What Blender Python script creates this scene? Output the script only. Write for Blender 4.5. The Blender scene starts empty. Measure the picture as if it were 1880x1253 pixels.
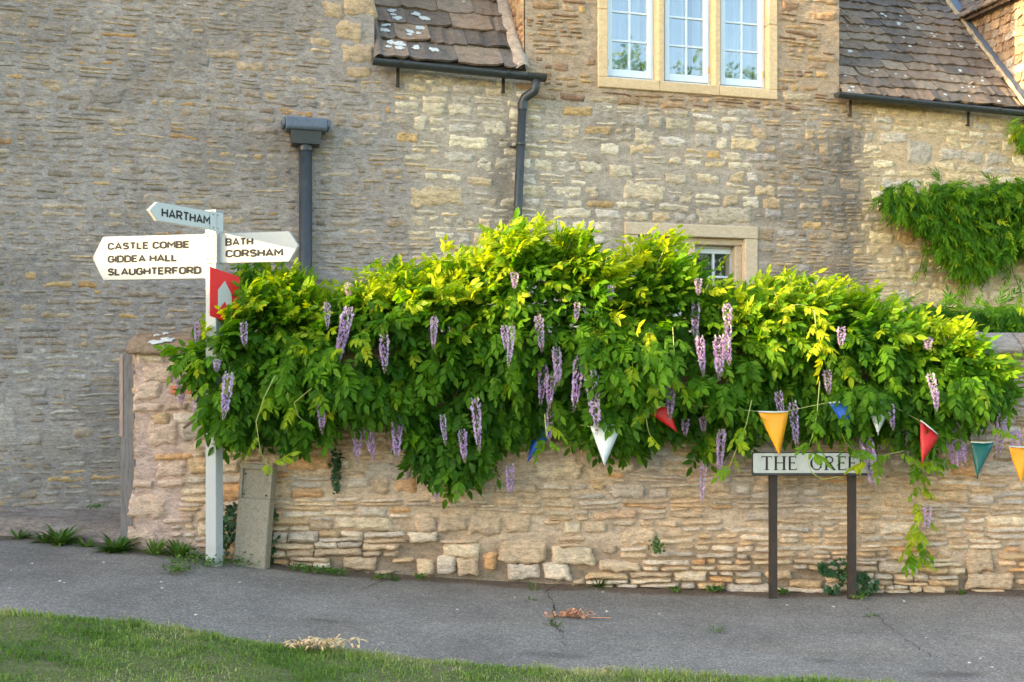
import bpy, bmesh, math, random
import numpy as np
from mathutils import Vector, Matrix

R = math.radians
scene = bpy.context.scene
col = scene.collection
random.seed(7)
rng = np.random.default_rng(11)

# ------------------------------------------------------------------ camera, sky, sun, exposure
F, CX, HZ, ZC = 2016.0, 940.0, 680.0, 1.724      # focal length in photo pixels, principal column, horizon row, eye height
cam = bpy.data.cameras.new('camera')
cam.sensor_width = 36.0
cam.lens = 36.0 * F / 1880.0
cam.shift_y = (HZ - 626.5) / 1880.0
cam.clip_end = 600.0
cam_o = bpy.data.objects.new('camera', cam)
cam_o.location = (0, 0, ZC)
cam_o.rotation_euler = (R(90), 0, 0)
col.objects.link(cam_o)
scene.camera = cam_o

SUN_EL, SUN_AZ = 9.5, 20.0                        # evening sun, low on the left
sdir = Vector((-math.cos(R(SUN_AZ)) * math.cos(R(SUN_EL)), -math.sin(R(SUN_AZ)) * math.cos(R(SUN_EL)), math.sin(R(SUN_EL))))
world = bpy.data.worlds.new('World')
scene.world = world
world.use_nodes = True
wn = world.node_tree.nodes
sky = wn.new('ShaderNodeTexSky')
sky.sky_type = 'NISHITA'
sky.sun_disc = False
sky.sun_elevation = R(SUN_EL)
sky.sun_rotation = math.atan2(sdir.x, sdir.y)
sky.air_density = 1.0
sky.dust_density = 1.6
sky.ozone_density = 1.0
wn['Background'].inputs['Strength'].default_value = 0.15
world.node_tree.links.new(sky.outputs[0], wn['Background'].inputs['Color'])
sun = bpy.data.lights.new('sun', 'SUN')
sun.energy = 2.0
sun.angle = R(0.6)
sun.color = (1.0, 0.74, 0.38)
sun_o = bpy.data.objects.new('sun', sun)
sun_o.rotation_euler = sdir.to_track_quat('Z', 'Y').to_euler()
sun_o.location = (-12, 2, 12)
col.objects.link(sun_o)
scene.view_settings.view_transform = 'Standard'
scene.view_settings.look = 'None'
scene.view_settings.gamma = 1.0
scene.view_settings.exposure = 2.75
scene.cycles.max_bounces = 6
scene.cycles.diffuse_bounces = 3
scene.cycles.glossy_bounces = 3
scene.cycles.transmission_bounces = 4

# ------------------------------------------------------------------ helpers
def S(r, g, b, k=1.0):
    def l(c):
        c /= 255.0
        return (c / 12.92 if c <= 0.04045 else ((c + 0.055) / 1.055) ** 2.4) * k
    return (l(r), l(g), l(b))

_P = np.random.default_rng(5).random((256, 256))
def vn(x, y, seed=0):
    x = np.asarray(x, float) + seed * 17.37; y = np.asarray(y, float) + seed * 9.71
    xi = np.floor(x).astype(int); yi = np.floor(y).astype(int)
    fx = x - xi; fy = y - yi
    fx = fx * fx * (3 - 2 * fx); fy = fy * fy * (3 - 2 * fy)
    a = _P[xi % 256, yi % 256]; b = _P[(xi + 1) % 256, yi % 256]
    c = _P[xi % 256, (yi + 1) % 256]; d = _P[(xi + 1) % 256, (yi + 1) % 256]
    return (a * (1 - fx) + b * fx) * (1 - fy) + (c * (1 - fx) + d * fx) * fy
def fbm(x, y, seed=0, o=3):
    s = 0; a = .5; t = 0
    for i in range(o):
        s = s + a * vn(np.asarray(x) * 2 ** i, np.asarray(y) * 2 ** i, seed + i * 3); t += a; a *= .5
    return s / t

def put(o, parent=None, label=None, cat=None, group=None, kind=None):
    col.objects.link(o)
    if parent is not None: o.parent = parent
    if label: o['label'] = label
    if cat: o['category'] = cat
    if group: o['group'] = group
    if kind: o['kind'] = kind
    return o

def meshdata(name, V, faces, mat, smooth=False, colr=None):
    """V (n,3); faces list of int arrays (m,3)/(m,4) or list of tuples"""
    me = bpy.data.meshes.new(name)
    V = np.asarray(V, np.float32)
    if isinstance(faces, np.ndarray): faces = [faces]
    if len(faces) and isinstance(faces[0], np.ndarray):
        me.vertices.add(len(V)); me.vertices.foreach_set('co', V.ravel())
        idx = np.concatenate([f.ravel() for f in faces]).astype(np.int32)
        tot = np.concatenate([np.full(len(f), f.shape[1]) for f in faces]).astype(np.int32)
        st = np.concatenate([[0], np.cumsum(tot)[:-1]]).astype(np.int32)
        me.loops.add(len(idx)); me.loops.foreach_set('vertex_index', idx)
        me.polygons.add(len(tot)); me.polygons.foreach_set('loop_start', st); me.polygons.foreach_set('loop_total', tot)
        me.update(calc_edges=True); me.validate()
    else:
        me.from_pydata([tuple(map(float, v)) for v in V], [], [tuple(map(int, f)) for f in faces]); me.update()
    if colr is not None:
        a = me.color_attributes.new('Col', 'FLOAT_COLOR', 'POINT')
        c = np.ones((len(V), 4), np.float32); c[:, :3] = colr
        a.data.foreach_set('color', c.ravel())
    if smooth: me.polygons.foreach_set('use_smooth', np.ones(len(me.polygons), bool))
    if mat: me.materials.append(mat)
    return me

def mk(name, V, faces, mat, parent=None, smooth=False, colr=None, **kw):
    return put(bpy.data.objects.new(name, meshdata(name, V, faces, mat, smooth, colr)), parent, **kw)

def empty(name, loc=(0, 0, 0), rz=0, **kw):
    o = bpy.data.objects.new(name, None); o.location = loc; o.rotation_euler = (0, 0, rz)
    o.empty_display_size = .1
    return put(o, **kw)

class MB:
    def __init__(s): s.v = []; s.f = []
    def add(s, V, Fc):
        n = len(s.v); s.v += [tuple(p) for p in V]; s.f += [tuple(i + n for i in f) for f in Fc]; return s
    def box(s, x0, x1, y0, y1, z0, z1):
        return s.add([(x0,y0,z0),(x1,y0,z0),(x1,y1,z0),(x0,y1,z0),(x0,y0,z1),(x1,y0,z1),(x1,y1,z1),(x0,y1,z1)],
                     [(0,3,2,1),(4,5,6,7),(0,1,5,4),(1,2,6,5),(2,3,7,6),(3,0,4,7)])
    def prism(s, poly, axis, a, b):
        """extrude 2-D polygon; axis 'y': poly in (x,z); 'x': (y,z); 'z': (x,y)"""
        def p(q, t): return {'y': (q[0], t, q[1]), 'x': (t, q[0], q[1]), 'z': (q[0], q[1], t)}[axis]
        n = len(poly)
        V = [p(q, a) for q in poly] + [p(q, b) for q in poly]
        Fc = [tuple(range(n)), tuple(reversed(range(n, 2 * n)))] + [(i, i + n, (i + 1) % n + n, (i + 1) % n) for i in range(n)]
        return s.add(V, Fc)
    def tube(s, pts, r, n=10, cap=True):
        pts = [Vector(p) for p in pts]; m = len(pts)
        rr = r if hasattr(r, '__len__') else [r] * m
        V = []; prev = None
        for i in range(m):
            d = (pts[min(i + 1, m - 1)] - pts[max(i - 1, 0)]).normalized()
            if prev is None: a = d.orthogonal().normalized()
            else:
                a = prev - d * prev.dot(d)
                a = a.normalized() if a.length > 1e-5 else d.orthogonal().normalized()
            prev = a; b = d.cross(a)
            for k in range(n):
                t = 2 * math.pi * k / n
                V.append(pts[i] + (a * math.cos(t) + b * math.sin(t)) * rr[i])
        Fc = [(i*n+k, i*n+(k+1) % n, (i+1)*n+(k+1) % n, (i+1)*n+k) for i in range(m - 1) for k in range(n)]
        if cap: Fc += [tuple(reversed(range(n))), tuple(range((m-1)*n, m*n))]
        return s.add(V, Fc)
    def build(s, name, mat, parent=None, bevel=0, smooth=False, seg=1, **kw):
        me = bpy.data.meshes.new(name); me.from_pydata(s.v, [], s.f)
        bm = bmesh.new(); bm.from_mesh(me)
        bmesh.ops.recalc_face_normals(bm, faces=bm.faces)
        if bevel: bmesh.ops.bevel(bm, geom=list(bm.edges), offset=bevel, segments=seg, affect='EDGES', profile=.6)
        bm.to_mesh(me); bm.free()
        if smooth:
            for p in me.polygons: p.use_smooth = True
        me.materials.append(mat)
        return put(bpy.data.objects.new(name, me), parent, **kw)

# ---- materials
class NT:
    def __init__(s, name):
        s.m = bpy.data.materials.new(name); s.m.use_nodes = True
        s.t = s.m.node_tree; s.n = s.t.nodes; s.b = s.n['Principled BSDF']; s.out = s.n['Material Output']
    def new(s, t, **kw):
        n = s.n.new('ShaderNode' + t)
        for k, v in kw.items():
            if hasattr(n, k): setattr(n, k, v)
            else: n.inputs[k.replace('_', ' ')].default_value = v
        return n
    def link(s, a, b): s.t.links.new(a, b)
    def pos(s, sc=(1, 1, 1), local=False):
        g = s.new('TexCoord').outputs['Object'] if local else s.new('NewGeometry').outputs['Position']
        mp = s.new('Mapping'); mp.inputs['Scale'].default_value = sc
        s.link(g, mp.inputs[0]); return mp.outputs[0]
    def noise(s, vec, scale, detail=4, rough=.6):
        n = s.new('TexNoise'); n.inputs['Scale'].default_value = scale; n.inputs['Detail'].default_value = detail
        n.inputs['Roughness'].default_value = rough; s.link(vec, n.inputs['Vector']); return n.outputs['Fac']
    def ramp(s, fac, stops):
        r = s.new('ValToRGB'); e = r.color_ramp.elements
        while len(e) < len(stops): e.new(.5)
        for i, (p, c) in enumerate(stops):
            e[i].position = p; e[i].color = (c, c, c, 1) if not hasattr(c, '__len__') else (*c, 1)
        s.link(fac, r.inputs[0]); return r.outputs[0]
    def mix(s, fac, a, b, mode='MIX'):
        n = s.new('Mix', data_type='RGBA', blend_type=mode)
        for i, v in ((0, fac), (6, a), (7, b)):
            if isinstance(v, (int, float)): n.inputs[i].default_value = v
            elif isinstance(v, tuple): n.inputs[i].default_value = (*v, 1)
            else: s.link(v, n.inputs[i])
        return n.outputs[2]
    def bump(s, h, strength=.5, dist=.01, prev=None):
        b = s.new('Bump'); b.inputs['Strength'].default_value = strength; b.inputs['Distance'].default_value = dist
        s.link(h, b.inputs['Height'])
        if prev is not None: s.link(prev, b.inputs['Normal'])
        return b.outputs[0]
    def done(s, colr, rough=.8, normal=None, spec=.3):
        if isinstance(colr, tuple): s.b.inputs['Base Color'].default_value = (*colr, 1)
        else: s.link(colr, s.b.inputs['Base Color'])
        if isinstance(rough, (int, float)): s.b.inputs['Roughness'].default_value = rough
        else: s.link(rough, s.b.inputs['Roughness'])
        s.b.inputs['Specular IOR Level'].default_value = spec
        if normal is not None: s.link(normal, s.b.inputs['Normal'])
        return s.m

def mat_stone(name, lichen=.5, strata=1.0, bumpk=1.0, flat=None, soft=1.0):
    t = NT(name); p = t.pos(); ps = t.pos((9, 9, 46)); pm = t.pos((1, 1, 2.0))
    if flat is None:
        c = t.new('Attribute', attribute_name='Col').outputs['Color']
    else:
        c = t.mix(0.0, flat, flat)
    n1 = t.noise(pm, 13, 7, .7); n2 = t.noise(ps, 1.0, 5, .65); n3 = t.noise(p, 85, 4, .7)
    c = t.mix(soft, c, t.ramp(n1, [(.28, .60), (.5, 1.0), (.74, 1.32)]), 'MULTIPLY')
    n5 = t.noise(pm, 38, 4, .7); c = t.mix(.8 * soft, c, t.ramp(n5, [(.3, .66), (.5, 1.02), (.72, 1.3)]), 'MULTIPLY')
    c = t.mix(.75 * strata, c, t.ramp(n2, [(.3, .68), (.5, 1.0), (.7, 1.18)]), 'MULTIPLY')
    c = t.mix(.6 * soft, c, t.ramp(n3, [(.3, .62), (.5, 1.0), (.75, 1.2)]), 'MULTIPLY')
    warm = t.noise(p, 5.0, 3)
    c = t.mix(t.ramp(warm, [(.5, 0.0), (.72, .16)]), c, (.44, .29, .15), 'MIX')
    grey = t.noise(p, 3.1, 5, .7)
    c = t.mix(t.ramp(grey, [(.5, 0.0), (.7, .42 * lichen)]), c, (.34, .335, .32), 'MIX')
    lk = t.noise(p, 46, 3, .6); lm = t.noise(p, 2.3, 3)
    f = t.mix(1.0, t.ramp(lk, [(.63, 0.0), (.69, 1.0)]), t.ramp(lm, [(.45, 0.0), (.62, lichen)]), 'MULTIPLY')
    c = t.mix(f, c, (.62, .62, .58))
    c = t.mix(1.0, c, (1.045, .975, .965), 'MULTIPLY')
    b = t.bump(n2, .7 * bumpk, .016); b = t.bump(n5, .7 * bumpk, .014, b); b = t.bump(n3, .5 * bumpk, .006, b); b = t.bump(n1, .5 * bumpk, .015, b)
    return t.done(c, .92, b, .15)

def mat_plain(name, c, rough=.5, var=.12, scale=8, bump=.1, spec=.4, sc=(1, 1, 1), metal=0, dirt=None):
    t = NT(name); p = t.pos(sc)
    n = t.noise(p, scale, 6, .65)
    cc = t.mix(1.0, c, t.ramp(n, [(.25, 1 - var * 2), (.5, 1.0), (.75, 1 + var)]), 'MULTIPLY')
    if dirt:
        d = t.noise(p, scale * .35, 6, .75)
        cc = t.mix(t.ramp(d, [(.5, 0.0), (.75, dirt[1])]), cc, dirt[0])
    b = t.bump(n, bump, .004)
    t.b.inputs['Metallic'].default_value = metal
    return t.done(cc, t.ramp(n, [(.3, max(rough - .1, 0.02)), (.7, min(rough + .1, 1.0))]), b, spec)

def mat_leaf(name, dark, mid, young, trans=.45, gloss=.28):
    """Col.r = age/tint 0..1 (wisteria: also painted sun and shade), Col.g = brightness jitter"""
    t = NT(name)
    a = t.new('Attribute', attribute_name='Col')
    sp = t.new('SeparateColor'); t.link(a.outputs['Color'], sp.inputs[0])
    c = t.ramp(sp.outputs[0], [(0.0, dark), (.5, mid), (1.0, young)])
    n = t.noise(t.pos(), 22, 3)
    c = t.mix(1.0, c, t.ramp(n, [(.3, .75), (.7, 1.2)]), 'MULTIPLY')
    tr = t.new('BsdfTranslucent'); hs = t.new('HueSaturation'); hs.inputs['Saturation'].default_value = 1.1; hs.inputs['Value'].default_value = 1.7
    hs.inputs['Hue'].default_value = .492
    t.link(c, hs.inputs['Color']); t.link(hs.outputs[0], tr.inputs['Color'])
    t.done(c, .45, None, gloss)
    mx = t.new('MixShader'); mx.inputs[0].default_value = trans
    t.link(t.b.outputs[0], mx.inputs[1]); t.link(tr.outputs[0], mx.inputs[2]); t.link(mx.outputs[0], t.out.inputs[0])
    return t.m

M = {}
M['stone'] = mat_stone('rubble_stone', .75)
M['mortar'] = mat_stone('lime_mortar', .35, .35, .8)
M['ashlar'] = mat_stone('dressed_limestone', .12, .10, .22, soft=.45)
M['tile'] = mat_stone('stone_slate', .35, .1, .8)
M['lead'] = mat_plain('lead_sheet', S(98, 108, 124), .5, .15, 30, .3)
M['gutter'] = mat_plain('gutter_paint', (.045, .050, .055), .42, .15, 18, .1, dirt=((.09, .09, .085), .35))
M['iron'] = mat_plain('rusty_iron', (.035, .026, .022), .7, .25, 40, .4, dirt=((.12, .055, .03), .7), sc=(1, 1, .25))
M['white'] = mat_plain('white_gloss_paint', (.46, .465, .465), .32, .03, 6, .03, dirt=((.55, .54, .48), .18))
M['frame'] = mat_plain('window_paint', (.70, .78, .86), .35, .02, 9, .02)
M['black'] = mat_plain('black_lettering', (.030, .030, .032), .6, .08, 30, .02, .15)
M['red'] = mat_plain('red_plate', (.70, .016, .018), .4, .05, 12, .02)
M['brass'] = mat_plain('brass', (.6, .42, .14), .35, .1, 60, .05, metal=.8)
M['bolt'] = mat_plain('steel_bolt', (.25, .27, .29), .4, .1, 60, .05, metal=.7)
M['timber'] = mat_plain('weathered_timber', S(128, 122, 120), .85, .28, 9, .8, sc=(7, 7, .9), dirt=((.10, .085, .075), .6))
M['concrete'] = mat_plain('old_concrete', S(150, 138, 120), .9, .22, 60, .8, dirt=((.17, .15, .12), .6))
M['curtain'] = mat_plain('curtain_cloth', (.44, .48, .54), .9, .03, 10, .0)
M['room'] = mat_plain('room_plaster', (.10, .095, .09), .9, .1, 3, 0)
M['bark'] = mat_plain('vine_bark', S(110, 92, 74), .9, .3, 25, .8, sc=(1, 1, .3))
M['tendril'] = mat_plain('tendril_green', (.42, .46, .14), .6, .1, 20, .0)
M['leaf'] = mat_leaf('wisteria_leaf', (.040, .125, .012), (.135, .290, .018), (.52, .56, .028), .52, .14)  # pale end brightened beyond young-leaf colour to stand for sunlight
M['ivy'] = mat_leaf('ivy_leaf', (.015, .05, .016), (.03, .09, .022), (.11, .19, .03), .2, .4)
M['weed'] = mat_leaf('weed_leaf', (.03, .085, .014), (.075, .16, .025), (.20, .27, .05), .3)
M['grass'] = mat_leaf('grass_blade', (.10, .195, .03), (.22, .32, .065), (.55, .48, .24), .35, .12)
M['dry'] = mat_plain('dried_stems', S(214, 180, 130), .8, .2, 30, .2)
M['dryred'] = mat_plain('dried_leaf_litter', S(196, 138, 104), .8, .25, 30, .2)
def mat_petal():
    t = NT('lilac_petal'); c = t.new('Attribute', attribute_name='Col').outputs['Color']
    tr = t.new('BsdfTranslucent'); t.link(c, tr.inputs['Color']); t.done(c, .6, None, .2)
    mx = t.new('MixShader'); mx.inputs[0].default_value = .35
    t.link(t.b.outputs[0], mx.inputs[1]); t.link(tr.outputs[0], mx.inputs[2]); t.link(mx.outputs[0], t.out.inputs[0])
    return t.m
M['petal'] = mat_petal()
def mat_glass(name, refl):
    t = NT(name)
    g = t.new('BsdfGlossy'); g.inputs['Roughness'].default_value = .015; g.inputs['Color'].default_value = (.93, .97, 1, 1)
    tr = t.new('BsdfTransparent'); tr.inputs['Color'].default_value = (.86, .9, .92, 1)
    mx = t.new('MixShader'); mx.inputs[0].default_value = refl
    n = t.noise(t.pos(), 2.5, 2); b = t.bump(n, .08, .01); t.link(b, g.inputs['Normal'])
    t.link(tr.outputs[0], mx.inputs[1]); t.link(g.outputs[0], mx.inputs[2]); t.link(mx.outputs[0], t.out.inputs[0])
    return t.m
M['glass'] = mat_glass('window_glass', .30)
M['glass_dark'] = mat_glass('window_glass_plain', .12)
def mat_asphalt():
    t = NT('old_asphalt'); p = t.pos()
    v = t.new('TexVoronoi'); v.inputs['Scale'].default_value = 115; t.link(p, v.inputs['Vector'])
    sepc = t.new('SeparateColor'); t.link(v.outputs['Color'], sepc.inputs[0])
    base = t.new('Attribute', attribute_name='Col').outputs['Color']
    c = t.mix(1.0, base, t.ramp(sepc.outputs[0], [(0, .62), (.6, 1.0), (.93, 1.25), (1, 1.9)]), 'MULTIPLY')
    n = t.noise(p, 1.3, 6, .65)
    c = t.mix(1.0, c, t.ramp(n, [(.3, .78), (.7, 1.2)]), 'MULTIPLY')
    n4 = t.noise(p, 14, 5, .7); c = t.mix(.7, c, t.ramp(n4, [(.3, .8), (.7, 1.15)]), 'MULTIPLY')
    b = t.bump(v.outputs['Distance'], .5, .006); b = t.bump(n4, .3, .01, b)
    return t.done(c, .88, b, .25)
M['asphalt'] = mat_asphalt()
def mat_soil():
    t = NT('turf_soil'); p = t.pos()
    n = t.noise(p, 3, 6, .7); n2 = t.noise(p, 60, 4, .7)
    c = t.ramp(n, [(.3, (.12, .15, .045)), (.5, (.17, .175, .07)), (.7, (.25, .20, .125))])
    c = t.mix(1.0, c, t.ramp(n2, [(.3, .6), (.7, 1.3)]), 'MULTIPLY')
    return t.done(c, .95, t.bump(n2, .8, .02), .1)
M['turf'] = mat_soil()

# ------------------------------------------------------------------ ground
GX = [-200, -40, -22, -10, -6, -4.4, -3.0, -2.3, -1.92, -.8, .26, 1.4, 2.44, 4.1, 8, 40, 200]
GZ = [2.2, 1.6, 1.1, .58, .40, .33, .285, .235, .155, .06, 0, -.045, -.066, -.05, -.08, -.3, -.6]
_gx = np.linspace(-200, 200, 16001)
_gz = np.interp(_gx, GX, GZ)
_k = np.ones(41) / 41
_gz = np.convolve(np.pad(_gz, 20, 'edge'), _k, 'valid')
def g(x): return np.interp(x, _gx, _gz)

def gridmesh(xs, ys, zfn):
    X, Y = np.meshgrid(xs, ys); Z = zfn(X, Y)
    V = np.stack([X.ravel(), Y.ravel(), Z.ravel()], 1); nx = len(xs); ny = len(ys)
    i = (np.arange(ny - 1)[:, None] * nx + np.arange(nx - 1)[None]).ravel()
    return V, np.stack([i, i + 1, i + nx + 1, i + nx], 1)
xs = np.unique(np.concatenate([np.linspace(-200, -10, 25), np.linspace(-10, 10, 81), np.linspace(10, 200, 25)]))
ys = np.unique(np.concatenate([np.linspace(-120, 0, 13), np.linspace(0, 14, 29), np.linspace(14, 200, 20)]))
V, Fc = gridmesh(xs, ys, lambda x, y: g(x) - .03)
mk('ground', V, Fc, M['turf'], smooth=True, kind='structure')

def edgeY(x):  # where the grass verge meets the path
    b = np.interp(x, [-9, -3.03, -1.9, -.75, 0, 1.1, 2.9, 9], [6.6, 6.46, 6.47, 6.30, 6.22, 6.25, 6.08, 6.0])
    return b + .05 * (vn(np.asarray(x) * 2.3, 3.1) - .5) + .03 * (vn(np.asarray(x) * 9, 1.7) - .5)
def backY(x): return np.interp(x, [-9, -4.6, -4.0, -3.3, -2.95, 9], [9.35, 9.35, 9.28, 9.12, 8.84, 8.84])
nx, ny = 340, 62
px_ = np.linspace(-9, 9, nx); tv = np.linspace(0, 1, ny)
Xp = np.repeat(px_[None], ny, 0); Yp = (edgeY(px_) - .06)[None] * (1 - tv[:, None]) + (backY(px_) + .04)[None] * tv[:, None]
Zp = g(Xp) + .008 + .012 * (fbm(Xp * 1.3, Yp * 1.3, 2) - .5) + .004 * (fbm(Xp * 7, Yp * 7, 4) - .5)
base = np.zeros((ny, nx, 3)); base[:] = (.262, .224, .192)
warm = np.clip((fbm(Xp * .9, Yp * 2.2, 8) - .48) * 4, 0, 1)[..., None] * np.clip((7.9 - Yp) / .9, 0, 1)[..., None]
base = base * (1 - .6 * warm) + np.array((.27, .215, .17)) * .6 * warm
soil = np.clip((Yp - 8.55 + .22 * (fbm(Xp * 3, Yp * 3, 3) - .5) - np.where(Xp < -3, .35, 0)) / .1, 0, 1)[..., None]
base = base * (1 - soil) + np.array((.17, .12, .085)) * soil
def damp(cx, cy, rx, ry):
    d = ((Xp - cx) / rx) ** 2 + ((Yp - cy) / ry) ** 2 + 1.0 * (fbm(Xp * 8, Yp * 8, 6) - .5)
    return np.clip(1.1 - d, 0, 1)[..., None]
for a in ((.22, 6.62, .26, .09), (2.55, 6.43, .22, .09), (-1.2, 7.1, .14, .05), (1.9, 6.7, .12, .05)):
    k = damp(*a) * .55; base = base * (1 - k) + np.array((.075, .055, .05)) * k
fade = np.clip((edgeY(px_)[None] + .12 - Yp) / .12, 0, 1)[..., None]
base = base * (1 - .5 * fade) + np.array((.2, .16, .11)) * .5 * fade
V = np.stack([Xp.ravel(), Yp.ravel(), Zp.ravel()], 1)
i = (np.arange(ny - 1)[:, None] * nx + np.arange(nx - 1)[None]).ravel()
path = mk('path', V, np.stack([i, i + 1, i + nx + 1, i + nx], 1), M['asphalt'], smooth=True, colr=base.reshape(-1, 3), kind='structure')
def gz(x, y): return float(g(x)) + .008

def PX(px, py, Y): return Vector(((px - CX) / F * Y, Y, ZC + (HZ - py) / F * Y))
def GP(px, py):
    """point of the path/ground seen at a photo pixel"""
    Y = 8.0
    for _ in range(30):
        x = (px - CX) / F * Y; Y = (ZC - gz(x, Y)) * F / (py - HZ)
    return Vector(((px - CX) / F * Y, Y, gz((px - CX) / F * Y, Y)))

M['crack'] = mat_plain('crack_dirt', (.03, .028, .026), .95, .2, 50, .2)
def crack(pts, w=.008):
    P = []
    for a, b in zip(pts[:-1], pts[1:]):
        a = GP(*a); b = GP(*b); n = 9
        for k in range(n): P.append(a.lerp(b, k / n) + Vector((random.uniform(-.014, .014), random.uniform(-.02, .02), 0)))
    V = []; Fc = []
    for k, p in enumerate(P):
        ww = w * .6 * random.uniform(.15, 1.2)
        z = gz(p.x, p.y) + .0085
        V += [(p.x - ww, p.y, z), (p.x + ww, p.y, z)]
        if k: Fc.append((2*k-2, 2*k-1, 2*k+1, 2*k))
    mk('crack', V, Fc, M['crack'], path)
crack([(1028, 1075), (1002, 1088), (1018, 1110), (1014, 1145), (1032, 1170), (1042, 1192)], .010)
crack([(1014, 1150), (1040, 1165)], .006)
crack([(1575, 1108), (1600, 1125), (1640, 1160), (1690, 1195), (1730, 1215)], .006)
crack([(665, 1082), (700, 1070), (720, 1066)], .008)
crack([(300, 1120), (340, 1112), (390, 1108)], .006)
crack([(1840, 1110), (1880, 1145)], .004)

# grass verge: soil sheet is the ground; blades as one mass
V, Fc = gridmesh(np.linspace(-9, 9, 181), np.linspace(0, 1, 40), lambda x, y: x * 0)
V[:, 1] = -2 + (edgeY(V[:, 0]) + .03 + 2) * (V[:, 1]) ** .6
V[:, 2] = g(V[:, 0]) + .016 + .02 * (fbm(V[:, 0] * 2, V[:, 1] * 2, 5)) - .02 * np.clip(1 - (edgeY(V[:, 0]) + .03 - V[:, 1]) / .1, 0, 1)
mk('grass_verge', V, Fc, M['turf'], smooth=True, kind='structure')

def blades(P, L, W, tint, bend=.6, seed=1, up=1.0):
    """grass blades from base points P (n,3)"""
    r = np.random.default_rng(seed); n = len(P)
    a = r.random(n) * 2 * np.pi; lean = bend * r.random(n) ** .7
    d = np.stack([np.cos(a), np.sin(a), np.zeros(n)], 1); s = np.stack([-np.sin(a), np.cos(a), np.zeros(n)], 1)
    L = L[:, None]; W = W[:, None]; le = lean[:, None]; z = np.array([0, 0, 1.])
    m = P + L * .55 * (z * up + d * le * .5); t = P + L * (z * up * (1 - .35 * le) + d * le)
    V = np.stack([P - s * W, P + s * W, m + s * W * .8, m - s * W * .8, t], 1).reshape(-1, 3)
    b = np.arange(n)[:, None] * 5
    q = b + np.array([[0, 1, 2, 3]]); tr = b + np.array([[3, 2, 4]])
    c = np.zeros((n, 5, 3)); c[..., 0] = tint[:, None]; c[..., 1] = .5
    return V, [q, tr], c.reshape(-1, 3)
N = 120000
gx = rng.uniform(-4.6, 4.2, N); e = edgeY(gx)
gy = e + .03 - (rng.random(N) ** 1.15) * 2.3
bare = fbm(gx * 2.1, gy * 2.1, 9)
edge_d = e - gy
keep = (bare + np.clip(edge_d, 0, .6) * .6 > .28) | (rng.random(N) < .35)
keep &= gy > 4.3
gx, gy, edge_d, bare = gx[keep], gy[keep], edge_d[keep], bare[keep]
n = len(gx)
tint = np.clip(.42 + .75 * (fbm(gx * 1.6, gy * 1.6, 14) - .5) + .25 * rng.standard_normal(n) * .6 + np.clip(.14 - edge_d, 0, .2) * 1.6 - (bare - .5) * .7, 0, 1)
P = np.stack([gx, gy, g(gx) + .012], 1)
tuft = np.clip((fbm(gx * 6, gy * 6, 33) - .5) * 4, -.3, 1.2)
tint = np.clip(tint - .10 * tuft + .22 * (rng.random(n) < .08), 0, 1)
V, Fc, c = blades(P, (.018 + .026 * rng.random(n)) * (1 + .5 * tuft) + .03 * (rng.random(n) < .03), .0022 + .0018 * rng.random(n), tint, 1.2, 3)
mk('grass_blades', V, Fc, M['grass'], colr=c, kind='stuff', label='short mown grass of the verge in the foreground', category=None) if False else \
    mk('grass_blades', V, Fc, M['grass'], colr=c, kind='stuff', label='short mown grass of the verge in the foreground', cat='grass')

# ------------------------------------------------------------------ rubble stones
def stone_mesh(sc, zc, w, h, proud, seed, fine=1.0):
    r = np.random.default_rng(seed)
    nx = int(np.clip(w / (.020 * fine), 5, 20)); nz = int(np.clip(h / (.014 * fine), 4, 9))
    a = np.linspace(-1, 1, nx); b = np.linspace(-1, 1, nz)
    A, B = np.meshgrid(a, b)
    ph = r.random(4) * 10
    hw = w / 2 * (1 + .10 * (vn(B * 1.6 + ph[0], 0.3, 1) - .5)); hh = h / 2 * (1 + .45 * (vn(A * w * 14 + ph[1], 1.3, 2) - .5))
    sk = r.uniform(-.12, .12) * h
    x = sc + A * hw + B * sk
    z = zc + B * hh + A * r.uniform(-.028, .028) * w + (.008 + .22 * h) * (vn(A * w * 6 + ph[2], 5.5, 3) - .5)
    f = np.clip(1 - np.maximum(np.abs(A) ** (4 + 14 * w), np.abs(B) ** 3.6), 0, 1) ** .45
    amp = .019 if proud > .011 else .026
    y = .022 * (1 - f) - proud * f + (fbm(x * 22 + ph[3], z * 52, 5, 3) - .5) * amp * (0.3 + f) + A * r.uniform(-.006, .006) + B * r.uniform(-.008, .006)
    V = np.stack([x.ravel(), y.ravel(), z.ravel()], 1)
    i = (np.arange(nz - 1)[:, None] * nx + np.arange(nx - 1)[None]).ravel()
    return V, np.stack([i, i + 1, i + nx + 1, i + nx], 1)

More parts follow.
